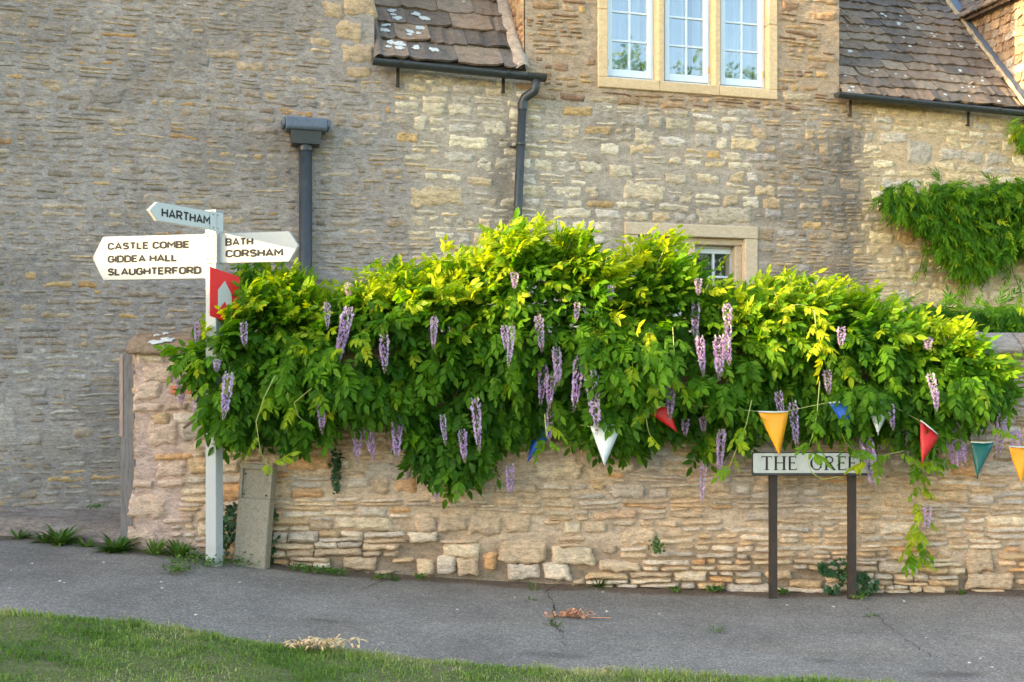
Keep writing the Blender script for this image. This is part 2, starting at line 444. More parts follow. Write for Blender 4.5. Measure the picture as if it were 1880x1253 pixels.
def lay_rubble(s0, s1, z0f, z1, info, ok, specials, seed, hk=1.0, jt=.014):
    """list of stones (s,z,w,h); info(s,z)->(p_split, wmin, wmax)"""
    r = random.Random(seed); out = []
    for sp in specials: out.append((*sp, True))
    def free(s, z, w, h):
        for (a, b, c, d) in specials:
            if abs(s - a) < (w + c) / 2 * .93 and abs(z - b) < (h + d) / 2 * .86: return False
        return True
    z = z0f
    while z < z1:
        H = r.choice((r.uniform(.07, .10), r.uniform(.09, .14), r.uniform(.12, .17))) * hk; s = s0 - r.uniform(0, .2)
        while s < s1:
            zz = z + .09 * (float(vn(s * .55, z * .4, 21)) - .5) + .03 * (float(vn(s * 2.1, z * .9, 25)) - .5)
            ps, wa, wb = info(s, zz + H / 2)
            w = r.uniform(wa, wb) * (1.25 if r.random() < .15 else 1)
            q = r.random()
            if q < ps * .10 and H > .1:
                k = 3
            elif q < ps: k = 2
            else: k = 1
            cuts = [0] + sorted(r.uniform(.3, .7) if k == 2 else (j + r.uniform(.75, 1.2)) / k for j in range(k - 1)) + [1]
            for j in range(k):
                h = H * (cuts[j + 1] - cuts[j]); cz = zz + H * (cuts[j] + cuts[j + 1]) / 2
                if k > 1 and r.random() < .35 and w > .2:
                    f = r.uniform(.35, .65)
                    for ss, ww in ((s + w * f / 2, w * f), (s + w * f + w * (1 - f) / 2, w * (1 - f))):
                        if ok(ss, cz, ww, h) and free(ss, cz, ww, h): out.append((ss, cz, ww - jt + .002, max(h - .006, .022), False))
                else:
                    ss = s + w / 2
                    if ok(ss, cz, w, h) and free(ss, cz, w, h): out.append((ss, cz, w - jt, max(h - .006, .022), False))
            s += w
        z += H
    return out

def emit_stones(stones, colfn, proudfn, parent, seed, inview, maxn=290):
    order = sorted(range(len(stones)), key=lambda k: -(stones[k][2] * stones[k][3]) if inview(stones[k]) else 1)
    single = set(order[:maxn]); VV = []; FF = []; CC = []; off = 0
    for k, st in enumerate(stones):
        V, Fq = stone_mesh(st[0], st[1], st[2], st[3], proudfn(st), seed * 10007 + k)
        c = np.tile(np.array(colfn(st, k)), (len(V), 1))
        if k in single:
            o = Vector((st[0], 0, st[1])); V = V - np.array(o)
            ob = mk('stone', V, Fq, M['stone'], parent, True, c); ob.location = o
        else:
            VV.append(V); FF.append(Fq + off); CC.append(c); off += len(V)
    if VV: mk('rubble', np.concatenate(VV), np.concatenate(FF), M['stone'], parent, True, np.concatenate(CC), kind='stuff')

# ------------------------------------------------------------------ the house
TH = R(15.5)
AX, AY = (0 - CX) / F * 9.7, 9.7
ct, sn = math.cos(TH), math.sin(TH)
house = empty('stone_cottage', (AX, AY, 0), TH, label='rubble stone cottage with stone slate roofs behind the garden wall', cat='house')
def hw(px, py, d=0.0):
    """photo pixel -> (s, z) on the house plane at depth d behind the wall face"""
    rx = (px - CX) / F
    ox, oy = AX - d * sn, AY + d * ct
    # n.(t*r - o)=0, n=(sin,-cos)
    t = (sn * ox - ct * oy) / (sn * rx - ct)
    x, y = rx * t, t
    return ((x - ox) * ct + (y - oy) * sn, ZC + (HZ - py) / F * t)
def hp(s, z, d=0.0):
    x = AX + np.asarray(s) * ct - d * sn; y = AY + np.asarray(s) * sn + d * ct
    return CX + F * x / y, HZ - F * (np.asarray(z) - ZC) / y

s690 = hw(688, 60)[0]; s965 = hw(962, 110)[0]; s1540 = hw(1541, 100)[0]; s1885 = hw(1888, 150)[0]
zE1 = hw(826, 122)[1]; zE2 = hw(1710, 192)[1]           # eaves
S0, S1 = -2.2, s1885 + 1.6
# window openings
w1a, w1b = hw(1097, 150)[0], hw(1426, 150)[0]
w1z = (hw(1097, 160)[1] + hw(1426, 185)[1]) / 2; w1t = w1z + 1.62
w2a, w2b = hw(1146, 412)[0], hw(1390, 420)[0]
w2t = (hw(1146, 407)[1] + hw(1390, 418)[1]) / 2; w2z = w2t - 1.25
def top_of_wall(s):
    return np.where(s < s690, 6.6, np.where(s < s965, zE1 + .02, np.where(s < s1540, 6.9, np.where(s < s1885, zE2 + .02, 6.2))))
def in_window(s, z, pad=0):
    return ((s > w1a - pad) & (s < w1b + pad) & (z > w1z - pad) & (z < w1t + pad)) | ((s > w2a - pad) & (s < w2b + pad) & (z > w2z - pad) & (z < w2t + pad))

def ss(x, a, b): 
    t = np.clip((x - a) / (b - a), 0, 1); return t * t * (3 - 2 * t)
def zoneW(px, py):
    """weights of the wall's zones: grey rubble, cream blocks with grey mortar, brown dormer rubble, cream blocks with tan mortar, mixed thin"""
    jx = px + 70 * (fbm(px / 60, py / 60, 3) - .5); jy = py + 50 * (fbm(px / 50, py / 50, 6) - .5)
    A = 1 - ss(jx, 700 + .12 * (jy - 200), 780 + .12 * (jy - 200))
    C = ss(jx, 950, 985) * (1 - ss(jx, 1540, 1560)) * (1 - ss(jy, 180, 205))
    E = ss(jx, 1340, 1440) * (1 - ss(jx, 1560, 1620)) * (1 - C)
    D = ss(jx, 1560, 1620)
    B = np.clip(1 - A - C - E - D, 0, 1)
    return A, B, C, D, E
def stain(px, py):
    k = .62 * np.exp(-((px - 925 - 8 * np.sin(py / 30)) / 26) ** 2) * ss(py, 190, 250) * (.6 + .4 * vn(px / 14, py / 30, 2))
    k = k + .36 * ss(fbm(px / 120, py / 60, 12), .44, .62) * ss(px, 1010, 1120) * (1 - ss(px, 1560, 1600)) * ss(py, 190, 240)
    k = k + .45 * np.exp(-((px - 1555) / 28) ** 2) * ss(py, 210, 260)
    k = k + .28 * ss(fbm(px / 160, py / 120, 15), .46, .6) * (1 - ss(px, 500, 700))
    return np.clip(k, 0, .7)
mort = [S(158, 152, 145), S(174, 165, 150), S(174, 156, 132), S(198, 178, 146), S(166, 155, 139)]
def mortar_col(px, py):
    W = zoneW(px, py); c = sum(w[..., None] * np.array(m) for w, m in zip(W, mort))
    lowA = (W[0] * ss(py, 560, 760))[..., None]; c = c * (1 - lowA) + np.array(S(164, 158, 150)) * lowA
    k = stain(px, py)[..., None]
    v = (.86 + .28 * fbm(px / 18, py / 12, 31))[..., None]
    return (c * v) * (1 - k) + np.array((.115, .11, .10)) * k
pal = {
 0: [S(178,162,140), S(166,152,134), S(156,144,128), S(184,168,145), S(170,158,144), S(156,148,139), S(184,164,134)],
 1: [S(228,216,186), S(222,210,182), S(232,222,196), S(214,200,170), S(222,200,160), S(208,200,184)],
 2: [S(176,146,112), S(160,132,104), S(188,160,122), S(150,122,100), S(182,158,130), S(196,180,150)],
 3: [S(228,212,176), S(222,204,164), S(232,220,190), S(214,194,154), S(205,196,178)],
 4: [S(190,168,134), S(172,152,124), S(200,182,152), S(158,144,126), S(206,180,140), S(184,176,166)]}
def house_col(st, k):
    r = random.Random(k * 31 + 5)
    px, py = hp(st[0], st[1]); px = float(px); py = float(py)
    W = [float(w) for w in zoneW(np.array(px), np.array(py))]
    z = max(range(5), key=lambda i: W[i] + r.uniform(0, .25))
    c = np.array(r.choice(pal[z])) * r.uniform(.80, 1.14)
    if z == 0 and py > 640 and r.random() < .5: c = np.array(S(182, 176, 164)) * r.uniform(.85, 1.1)
    if z == 0 and r.random() < .02: c = np.array(S(184, 146, 96)) 
    if z == 0 and px > 585 and py < 140: c = np.array(S(196, 174, 140)) * r.uniform(.9, 1.05)
    if r.random() < .02: c = np.array(S(204, 172, 118))
    kk = float(stain(np.array(px), np.array(py))) * .75
    return c * (1 - kk) + np.array((.17, .16, .15)) * kk
def house_info(s, z):
    px, py = hp(s, z); W = zoneW(np.array(float(px)), np.array(float(py)))
    i = int(np.argmax([float(w) for w in W]))
    if px < 700 and px > 585 and py < 150: return (.1, .25, .5)
    return [(.9, .15, .36), (.35, .15, .34), (.75, .16, .40), (.18, .16, .36), (.9, .13, .30)][i]
def house_ok(s, z, w, h):
    for q in (-.45, 0, .45):
        t = float(top_of_wall(np.array(s + q * w)))
        if z + h * .4 > t: return False
    if (w1a - w * .44 < s < w1b + w * .44) and (w1z - h * .4 < z < w1t + h * .4): return False
    if (w2a - w * .44 < s < w2b + w * .44) and (w2z - h * .4 < z < w2t + h * .4): return False
    if abs(s - s690) < w / 2 and z > zE1 - .05 and s > s690 - .02: return False
    if s - w / 2 < s965 < s + w / 2 and z > zE1 - .02: return False
    if s - w / 2 < s1540 < s + w / 2 and z > zE2 - .02: return False
    return True
def spx(px, py, w, h):
    s, z = hw(px, py); k = F / (AY + s * sn); return (s, z, w / k, h / k)
spec = [spx(*a) for a in ((802,362,106,40),(1330,397,118,34),(1184,352,84,36),(1688,281,56,48),(1140,315,50,26),(672,262,34,18),(640,262,24,16),
        (10,785,44,86),(60,722,52,20),(58,812,40,20),(660,12,62,38),(640,58,52,40),(656,102,62,36),(612,20,40,34),(660,135,50,22),(196,178,64,30),
        (1610,790,70,34),(1420,395,40,22),(1560,340,44,26),(1745,285,54,24),(1760,330,60,22),(1640,255,60,22),(860,262,78,24),(842,290,56,20),(1060,205,60,20),(1030,125,34,18),(1512,30,56,18),(1500,122,40,16),
        (1120,275,40,24),(1236,262,54,20),(1300,330,50,18),(880,335,52,18),(1050,392,80,20),(1240,330,46,22))]
def house_proud(st):
    if st[4]: return .012
    px, py = hp(st[0], st[1]); W = [float(w) for w in zoneW(np.array(float(px)), np.array(float(py)))]
    if W[0] > .5: return random.uniform(.002, .0108)
    if W[2] > .5: return random.uniform(.010, .018)
    return random.uniform(.0075, .0109)
stones = lay_rubble(S0, S1, .25, 6.0, house_info, house_ok, spec, 4)
wallV, wallF = gridmesh(np.arange(S0 - 3.5, S1 + .02, .028), np.arange(0, 6.9, .028), lambda x, y: x * 0)
sg, zg = wallV[:, 0].copy(), wallV[:, 1].copy()
pxg, pyg = hp(sg, zg)
wallV = np.stack([sg, (fbm(sg * 9, zg * 14, 7) - .5) * .018 + (vn(sg * 40, zg * 40, 8) - .5) * .004, zg], 1)
fc = wallV[wallF].mean(1)
good = (fc[:, 2] < top_of_wall(fc[:, 0])) & ~in_window(fc[:, 0], fc[:, 2], -.03)
wall = mk('wall', wallV, wallF[good], M['mortar'], house, True, mortar_col(pxg, pyg))
emit_stones(stones, house_col, house_proud, wall, 3,
            lambda st: -20 < float(hp(st[0], st[1])[0]) < 1900 and -10 < float(hp(st[0], st[1])[1]) < 640)

# shell behind the face: ends, back, rooms behind the windows, buttress at the left end, added unseen to keep sun off the wall
DEP = 5.6
mb = MB(); mb.box(S0 - 3.5, S1, DEP, DEP + .3, 0, 4.6); mb.box(S0 - 3.8, S0 - 3.5, -.02, DEP, 0, 6.6); mb.box(S1 - .02, S1 + .3, .02, DEP, 0, 4.6)
mb.box(S0 - 3.5, S1, .5, DEP, 2.45, 2.6)
mb.build('rear_wall', M['concrete'], house)
mb = MB(); mb.prism([(-1.75, 0), (.03, 0), (.03, 7.6), (-.86, 7.6), (-1.75, 6.4)], 'x', S0 - 3.45, S0 - 1.9)
mb.build('sun_screen', M['ashlar'], house, .02)
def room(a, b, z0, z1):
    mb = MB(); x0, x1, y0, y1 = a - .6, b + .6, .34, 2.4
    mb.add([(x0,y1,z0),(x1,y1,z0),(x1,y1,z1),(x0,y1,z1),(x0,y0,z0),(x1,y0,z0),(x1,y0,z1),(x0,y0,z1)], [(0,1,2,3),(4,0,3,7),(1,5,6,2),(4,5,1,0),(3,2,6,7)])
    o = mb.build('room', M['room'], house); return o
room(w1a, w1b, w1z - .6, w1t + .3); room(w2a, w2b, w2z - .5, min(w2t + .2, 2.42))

ashc = S(206, 180, 138)
def ash(mb, name, parent, c, bevel=.008):
    o = mb.build(name, M['ashlar'], parent, bevel)
    a = o.data.color_attributes.new('Col', 'FLOAT_COLOR', 'POINT')
    a.data.foreach_set('color', np.tile(np.array([*c, 1], np.float32), len(o.data.vertices))); return o
bt = bpy.data.objects
for o in house.children:
    if o.name.startswith('sun_screen'):
        a = o.data.color_attributes.new('Col', 'FLOAT_COLOR', 'POINT'); a.data.foreach_set('color', np.tile(np.array([*S(170,156,130), 1], np.float32), len(o.data.vertices)))

def window(a, b, z0, z1, lights, jw, sillh, rows, glass, curtain, cs, hood=False, recess=.10):
    """stone mullioned window: surround pieces, casements with frames, glazing bars and panes"""
    win = bpy.data.objects.new('window', None); put(win, house)
    mw = .095; y0, y1 = -.022, .30
    for x0, x1 in ((a, a + jw), (b - jw, b)):
        n = 2; zs = np.linspace(z0 + sillh, z1 - .13, n + 1)
        for k in range(n): ash(MB().box(x0, x1, y0 + .002 * k, y1, zs[k] + .001, zs[k + 1] - .002), 'jamb_stone', win, np.array(cs) * random.uniform(.92, 1.06))
    n = 3 if not hood else 1
    xs = [a + (b - a) * k / n for k in range(n + 1)]
    for k in range(n):
        ash(MB().box(xs[k] + .001, xs[k + 1] - .001, y0 - .004, y1, z0, z0 + sillh), 'sill_stone', win, np.array(cs) * random.uniform(.92, 1.04))
    mbh = MB().box(a, b, y0 - .002, y1, z1 - .13, z1); ash(mbh, 'head_stone', win, cs)
    if hood:
        ash(MB().box(a + jw * .55, b - jw * .55, .04, y1, z1 - .20, z1 - .128), 'head_moulding', win, np.array(cs) * .95)
        for x0 in (a + jw * .98, b - jw * 1.5): ash(MB().box(x0, x0 + jw * .52, .06, y1, z0 + sillh, z1 - .198), 'jamb_moulding', win, np.array(cs) * .97)
    # clear openings
    ia, ib = a + jw, b - jw
    lw = (ib - ia - mw * (lights - 1)) / lights
    zt = z1 - (.20 if hood else .13)
    for i in range(lights):
        x0 = ia + i * (lw + mw); x1 = x0 + lw
        if i < lights - 1: ash(MB().prism([(x1, .02), (x1 + .02, -.018), (x1 + mw - .02, -.018), (x1 + mw, .02), (x1 + mw, .28), (x1, .28)], 'z', z0 + sillh - .001, zt), 'mullion', win, np.array(cs) * random.uniform(.97, 1.05), .004)
        yf = recess; fz0, fz1 = z0 + sillh + .004, zt - .003; fo = .022; ff = .052
        m = MB()
        m.box(x0 + .003, x0 + fo, yf, yf + .06, fz0, fz1); m.box(x1 - fo, x1 - .003, yf, yf + .06, fz0, fz1)
        m.box(x0 + fo, x1 - fo, yf + .001, yf + .06, fz0, fz0 + .03); m.box(x0 + fo, x1 - fo, yf + .001, yf + .06, fz1 - fo, fz1)
        m.build('outer_frame', M['frame'], win, .003)
        cx0, cx1, cz0, cz1 = x0 + fo + .003, x1 - fo - .003, fz0 + .034, fz1 - fo - .003
        m = MB(); yc = yf - .008
        m.box(cx0, cx0 + ff, yc, yc + .05, cz0, cz1); m.box(cx1 - ff, cx1, yc, yc + .05, cz0, cz1)
        m.box(cx0 + ff, cx1 - ff, yc + .0015, yc + .05, cz0, cz0 + .075); m.box(cx0 + ff, cx1 - ff, yc + .0015, yc + .05, cz1 - ff, cz1)
        m.build('casement', M['frame'], win, .004)
        gx0, gx1, gz0, gz1 = cx0 + ff, cx1 - ff, cz0 + .075, cz1 - ff
        bw = .011; xm = (gx0 + gx1) / 2
        MB().box(xm - bw, xm + bw, yc + .006, yc + .04, gz0, gz1).build('glazing_bar', M['frame'], win, .003)
        ph = (gz1 - gz0) / rows
        for k in range(1, rows):
            for q0, q1 in ((gx0, xm - bw), (xm + bw, gx1)):
                MB().box(q0, q1, yc + .008, yc + .038, gz0 + ph * k - bw, gz0 + ph * k + bw).build('glazing_bar', M['frame'], win, .003)
        for k in range(rows):
            for q0, q1 in ((gx0, xm - bw), (xm + bw, gx1)):
                za, zb = gz0 + ph * k + (bw if k else 0), gz0 + ph * (k + 1) - (bw if k < rows - 1 else 0)
                t1, t2 = random.uniform(-.0012, .0012), random.uniform(-.0012, .0012)
                mk('pane', [(q0, yc + .022 + t1, za), (q1, yc + .022, za), (q1, yc + .022 + t2, zb), (q0, yc + .022, zb)], [(0, 1, 2, 3)], glass, win)
        hx = cx0 + .004 if i == 0 else cx1 - .004
        for hz in (cz0 + .10, cz1 - .16): MB().box(hx - .006, hx + .006, yc - .008, yc + .001, hz, hz + .07).build('hinge', M['brass'], win, .002)
    if curtain:
        for c0, c1 in ((ia - .05, ia + lw * 1.02), (ia + lw * 1.25, ia + lw * 1.62 + mw), (ia + lw * 1.75 + mw, ib + .05)):
            xs_ = np.linspace(c0, c1, 60); zz = np.linspace(z0 + .05, z1 + .05, 4)
            V, Fq = gridmesh(xs_, zz, lambda x, y: x * 0)
            d = .27 + .030 * np.sin(V[:, 0] * 62 + 2 * vn(V[:, 0] * 5, V[:, 1])) + .02 * np.sin(V[:, 0] * 23 + 1)
            mk('curtain', np.stack([V[:, 0], d, V[:, 1]], 1), Fq, M['curtain'], win, True)
    return win
window(w1a, w1b, w1z, w1t, 3, .105, .105, 4, M['glass'], True, S(212, 190, 152), recess=.07)
window(w2a, w2b, w2z, w2t, 2, .15, .12, 3, M['glass_dark'], False, S(196, 182, 156), hood=True, recess=.16)

# roofs
PIT = R(50)
M['underlay'] = mat_plain('roof_battens', (.03, .025, .022), .95, .1, 10, 0)
def roof_plane(name, a, b, z0, d0, run, lap=.0):
    z1 = z0 + run * math.tan(PIT)
    return mk(name, [(a, d0, z0 - .02), (b, d0, z0 - .02), (b, d0 + run, z1 - .02), (a, d0 + run, z1 - .02)], [(0, 1, 2, 3)], M['underlay'], house)
tpal = [S(134,120,104), S(122,111,99), S(140,125,108), S(116,108,99), S(146,127,108), S(128,116,105), S(110,104,98), S(150,137,120)]
def tile_mesh(w, l, seed, thick=.024, lich=False):
    r = np.random.default_rng(seed); n = 7
    xs = np.linspace(0, w, n); lo = .018 * (vn(xs * 9 + seed * 3.3, .2, 2) - .5) * 2
    rag = .012 * r.standard_normal(n) * .5
    lo = lo + rag; lo[0] += r.uniform(0, .03); lo[-1] += r.uniform(0, .03)
    up = np.full(n, l)
    tz = thick * (1 + .5 * (r.random(n) - .5)); wz = .006 * r.standard_normal(n)
    top0 = np.stack([xs, lo, tz + wz], 1); mid = np.stack([xs, lo + .35 * l, tz * .8 + wz + .004 * r.standard_normal(n)], 1); top1 = np.stack([xs, up, tz * .3], 1)
    bot0 = np.stack([xs, lo + .006, wz - .002], 1)
    V = np.concatenate([bot0, top0, mid, top1])
    Fq = [(j * n + i, j * n + i + 1, (j + 1) * n + i + 1, (j + 1) * n + i) for j in range(3) for i in range(n - 1)]
    Fq += [(0, n, 2*n, 3*n), (4*n-1, 3*n-1, 2*n-1, n-1)]
    return V, Fq
def slate(roof, a, b, z0, d0, run, e0, e1, wr, seed, limit_s=None):
    """courses of stone slates from the eave upward, each slate a child of its roof"""
    r = random.Random(seed); L = run / math.cos(PIT); y = 0; row = 0
    while y < L - .05:
        ex = e0 + (e1 - e0) * min(y / 2.4, 1); x = a - r.uniform(0, wr[0] * .8)
        while x < b:
            w = r.uniform(*wr) * (1 - .18 * min(y / 2.4, 1)); x0 = max(x, a); x1 = min(x + w, b)
            if x1 - x0 > .05:
                V, Fq = tile_mesh(x1 - x0 - .004, min(ex * 1.7, L - y + .1), seed * 999 + row * 57 + int(x * 100))
                c = np.array(r.choice(tpal)) * r.uniform(.75, 1.12)
                me = meshdata('slate', V, Fq, M['tile'], False, np.tile(c, (len(V), 1)))
                o = bpy.data.objects.new('slate', me); put(o, roof)
                yy = y + r.uniform(-.014, .014)
                o.location = (x0, d0 + yy * math.cos(PIT), z0 + yy * math.sin(PIT) + r.uniform(.006, .014))
                o.rotation_euler = (PIT - R(3.2) + R(r.uniform(-1, .6)), R(r.uniform(-.6, .6)), R(r.uniform(-.8, .8)))
                LT.append((o, x1 - x0, ex))
            x += w
        y += ex; row += 1
LT = []
r1 = roof_plane('roof', s690 - .01, s965 + .0, zE1, -.09, 2.5)
slate(r1, s690 + .035, s965 - .03, zE1, -.10, 2.3, .30, .24, (.34, .50), 5)
r2 = roof_plane('roof', s1540, s1885 + .02, zE2, -.09, 2.9)
slate(r2, s1540 + .01, s1885 - .05, zE2, -.10, 2.75, .185, .15, (.24, .42), 6)
# white lichen growing on some slates, as thin crusts
M['lichen'] = mat_plain('white_lichen', (.60, .60, .58), .95, .2, 70, .6)
def lichen_on(o, w, ex, n, rr, smax):
    for _ in range(n):
        cx, cy = rr.uniform(.06, max(w - .06, .07)), rr.uniform(.05, ex * .85); s = rr.uniform(.4, 1) * smax; m = 14
        V = [(cx, cy, .0335)]; 
        for k in range(m):
            q = s * (.6 + .6 * rr.random()); t = 2 * math.pi * k / m
            V.append((cx + q * 1.3 * math.cos(t), cy + q * math.sin(t), .026))
        mk('lichen', V, [(0, 1 + k, 1 + (k + 1) % m) for k in range(m)], M['lichen'], o.parent).matrix_local = o.matrix_basis
rr = random.Random(3)
for o, w, ex in LT:
    s_, z_ = o.location.x, o.location.z
    if o.parent == r1:
        if s_ < s690 + .45 and z_ < zE1 + .65 and w > .15: lichen_on(o, w, ex, 4, rr, .045)
        elif rr.random() < .3 and w > .15: lichen_on(o, w, ex, 1, rr, .035)
    elif z_ < zE2 + 1.3 and w > .15 and rr.random() < .42: lichen_on(o, w, ex, rr.randint(1, 3), rr, .026)

# mortar fillet and lead at the abutments
def strip(name, pts, wd, mat, c, parent, lump=.012, hgt=.03):
    """lumpy strip along points (s,d,z): wd = (vector across)"""
    V = []; n = len(pts); Fq = []
    for i, p in enumerate(pts):
        for k in range(5):
            t = k / 4
            q = Vector(p) + Vector(wd) * (t - .5) * (1 + .35 * (random.random() - .5))
            q += Vector((0, -math.sin(PIT), math.cos(PIT))) * (hgt * math.sin(math.pi * t) + random.uniform(-lump, lump))
            V.append(q)
        if i: Fq += [(5*(i-1)+k, 5*(i-1)+k+1, 5*i+k+1, 5*i+k) for k in range(4)]
    return mk(name, V, Fq, mat, parent, True, np.tile(np.array(c), (len(V), 1)))
def slope_pts(s, z0, d0, L, n=40): return [(s, d0 + L * k / n * math.cos(PIT), z0 + L * k / n * math.sin(PIT) + .03) for k in range(n + 1)]
strip('mortar_fillet', slope_pts(s965 - .045, zE1 - .03, -.13, 3.3), (.15, 0, 0), M['mortar'], S(178, 166, 150), r1, .012, .05)
strip('mortar_fillet', slope_pts(s690 + .03, zE1 - .03, -.10, 3.3), (.10, 0, 0), M['mortar'], S(120, 112, 104), r1, .008, .05)
strip('lead_flashing', slope_pts(s1885 - .045, zE2 + .02, -.10, 3.6), (.20, 0, 0), M['lead'], S(120, 130, 145), r2, .003, .025)
strip('mortar_fillet', slope_pts(s1885 - .125, zE2 + .01, -.10, 3.6), (.05, 0, 0), M['mortar'], S(190, 172, 140), r2, .010, .03)
# dormer cheeks
def cheek(s, z0, ztop, c):
    d1 = (ztop - z0) / math.tan(PIT) - .05
    ys = np.linspace(0.0, d1 + .3, 40); zs = np.linspace(z0 - .1, ztop, 40)
    V, Fq = gridmesh(ys, zs, lambda x, y: x * 0)
    V = np.stack([s + .015 * (fbm(V[:, 0] * 9, V[:, 1] * 14, 3) - .5), V[:, 0], V[:, 1]], 1)
    return mk('dormer_cheek', V, Fq, M['mortar'], house, True, np.tile(np.array(c), (len(V), 1)) * (.85 + .3 * fbm(V[:, 1] * 8, V[:, 2] * 12, 4))[:, None])
ck = cheek(s965, zE1, 6.9, S(190, 164, 128))
VV = []; FF = []; CC = []; off = 0; r = random.Random(8); z = zE1 + .05
while z < 6.5:
    h = r.uniform(.06, .1); y = .02
    while y < (z - zE1) / math.tan(PIT) + .2:
        w = r.uniform(.14, .3); V, Fq = stone_mesh(y + w / 2, z + h / 2, w - .012, h - .008, .012, int(y * 1000 + z * 7777))
        V = np.stack([s965 + V[:, 1], V[:, 0], V[:, 2]], 1)
        mk('stone', V, Fq, M['stone'], ck, True, np.tile(np.array(r.choice(pal[2])), (len(V), 1))); y += w
    z += h
cheek(s1540, zE2, 6.9, S(180, 160, 130))
zc2 = zE2 + 1.42                                       # eave of the tile-hung dormer on the right
ck2 = cheek(s1885, zE2, zc2 + .1, S(176, 150, 118))
r = random.Random(12); z = zE2 - .05; row = 0
hung = [S(170,146,120), S(160,138,116), S(178,156,130), S(152,136,120), S(172,158,140), S(196,190,178)]
while z < zc2:
    y = -.05 - r.uniform(0, .1); dmax = (z - zE2) / math.tan(PIT) + .12
    while y < dmax:
        w = r.uniform(.11, .19); V, Fq = tile_mesh(w - .004, .17, 77 + row * 31 + int(y * 100), .018)
        me = meshdata('hanging_slate', V, Fq, M['tile'], False, np.tile(np.array(r.choice(hung)) * r.uniform(.8, 1.05), (len(V), 1)))
        o = bpy.data.objects.new('hanging_slate', me); put(o, ck2)
        o.matrix_local = Matrix.Translation((s1885 - .022, y + w, z)) @ Matrix(((0, 0, -1, 0), (-1, 0, 0, 0), (0, 1, 0, 0), (0, 0, 0, 1))) @ Matrix.Rotation(R(-5), 4, 'X')
        y += w
    z += .105; row += 1
# dormer roofs (mostly above the frame)
def gable(a, b, ze, ov, dend, nm='dormer_roof'):
    mid = (a + b) / 2; zr = ze + (mid - a) * math.tan(R(48)); t = .05
    m = MB()
    for sx in (-1, 1):
        e = a - ov if sx < 0 else b + ov; zz = ze - ov * math.tan(R(48))
        m.prism([(e, zz), (mid, zr), (mid, zr + t), (e, zz + t)], 'y', -.12, dend)
    o = m.build(nm, M['tile'], house)
    at = o.data.color_attributes.new('Col', 'FLOAT_COLOR', 'POINT'); at.data.foreach_set('color', np.tile(np.array([*S(110, 95, 88), 1], np.float32), len(o.data.vertices)))
    k = 0; L = (mid - a + ov) / math.cos(R(48)); rq = random.Random(4)
    return o
gable(s965, s1540, 6.9, .12, 3.6); dr2 = gable(s1885, s1885 + 1.6, zc2 + .04, .13, 2.4)
# edge slates along the visible left eave of the right-hand dormer
r = random.Random(2)
for row in range(3):
    y = -.12
    while y < 1.5:
        w = r.uniform(.16, .28); V, Fq = tile_mesh(w - .004, .26, 300 + row * 40 + int(y * 90), .022)
        me = meshdata('slate', V, Fq, M['tile'], False, np.tile(np.array(r.choice(tpal)), (len(V), 1)))
        o = bpy.data.objects.new('slate', me); put(o, dr2)
        a48 = R(45); up = Vector((math.cos(a48), 0, math.sin(a48))); acr = Vector((0, -1, 0)); nn = acr.cross(up)
        b0 = Vector((s1885 - .16, y + w, zc2 - .09)) + up * row * .15 + nn * .03
        o.matrix_local = Matrix(((acr.x, up.x, nn.x, b0.x), (acr.y, up.y, nn.y, b0.y), (acr.z, up.z, nn.z, b0.z), (0, 0, 0, 1)))
        y += w
# body roof over the tall left block
mb = MB(); mb.prism([(-.15, 6.5), (DEP / 2, 9.2), (DEP + .3, 6.5)], 'x', S0 - 3.9, s690 - .003); o = mb.build('main_roof', M['underlay'], house)
mb = MB(); mb.prism([(2.55, zE1 + 2.9), (DEP + .3, 4.4), (DEP + .3, 4.3), (2.5, zE1 + 2.75)], 'x', s690, S1 + .3); mb.build('rear_roof', M['underlay'], house)
MB().box(s690 - .3, s690 - .004, .03, DEP, 4.4, 6.6).build('cross_wall', M['concrete'], house)

# gutters and pipes
def gutter(pa, pb, dd, r=.058, name='gutter'):
    sa, za = hw(*pa, dd); sb, zb = hw(*pb, dd); V = []; Fq = []; n = 9
    for i, (s_, z_) in enumerate(((sa, za), (sb, zb))):
        for rad in (r, r - .006):
            for k in range(n):
                t = math.pi * k / (n - 1); V.append((s_, dd - rad * math.cos(t), z_ + .03 - rad * math.sin(t)))
    for k in range(n - 1):
        Fq += [(k, k + 1, 2*n + k + 1, 2*n + k), (n + k, 3*n + k, 3*n + k + 1, n + k + 1)]
    Fq += [(0, 2*n, 3*n, n), (n-1, 2*n-1, 4*n-1, 3*n-1)]
    o = mk(name, V, Fq, M['gutter'], house, True)
    for s_, z_ in ((sa, za), (sb, zb)):
        m = MB(); m.prism([(dd - (r + .004) * math.cos(math.pi * k / 8), z_ + .034 - (r + .004) * math.sin(math.pi * k / 8)) for k in range(9)], 'x', s_ - .012, s_ + .012)
        m.build('stop_end', M['gutter'], o)
    return o, sa, za, sb, zb
def union(o, s_, z_, dd, r=.064, w=.03, name='gutter_clip'):
    m = MB(); m.prism([(dd - r * math.cos(math.pi * k / 10), z_ + .036 - r * math.sin(math.pi * k / 10)) for k in range(11)], 'x', s_ - w, s_ + w); m.build(name, M['gutter'], o)
def bracket(o, px, py0, py1, w=.016):
    s_, z0_ = hw(px, py1); z1_ = hw(px, py0)[1]
    m = MB(); m.box(s_ - w, s_ + w, -.05, -.038, z0_, z1_); m.box(s_ - w * .8, s_ + w * .8, -.039, .06, z0_ + .01, z0_ + .03); m.box(s_ - w*.8, s_ + w*.8, -.16, -.038, z1_ - .012, z1_); m.build('bracket', M['iron'], o, .002)
gd = -.15
g1, a1, za1, b1, zb1 = gutter((686, 115), (999, 146), gd)
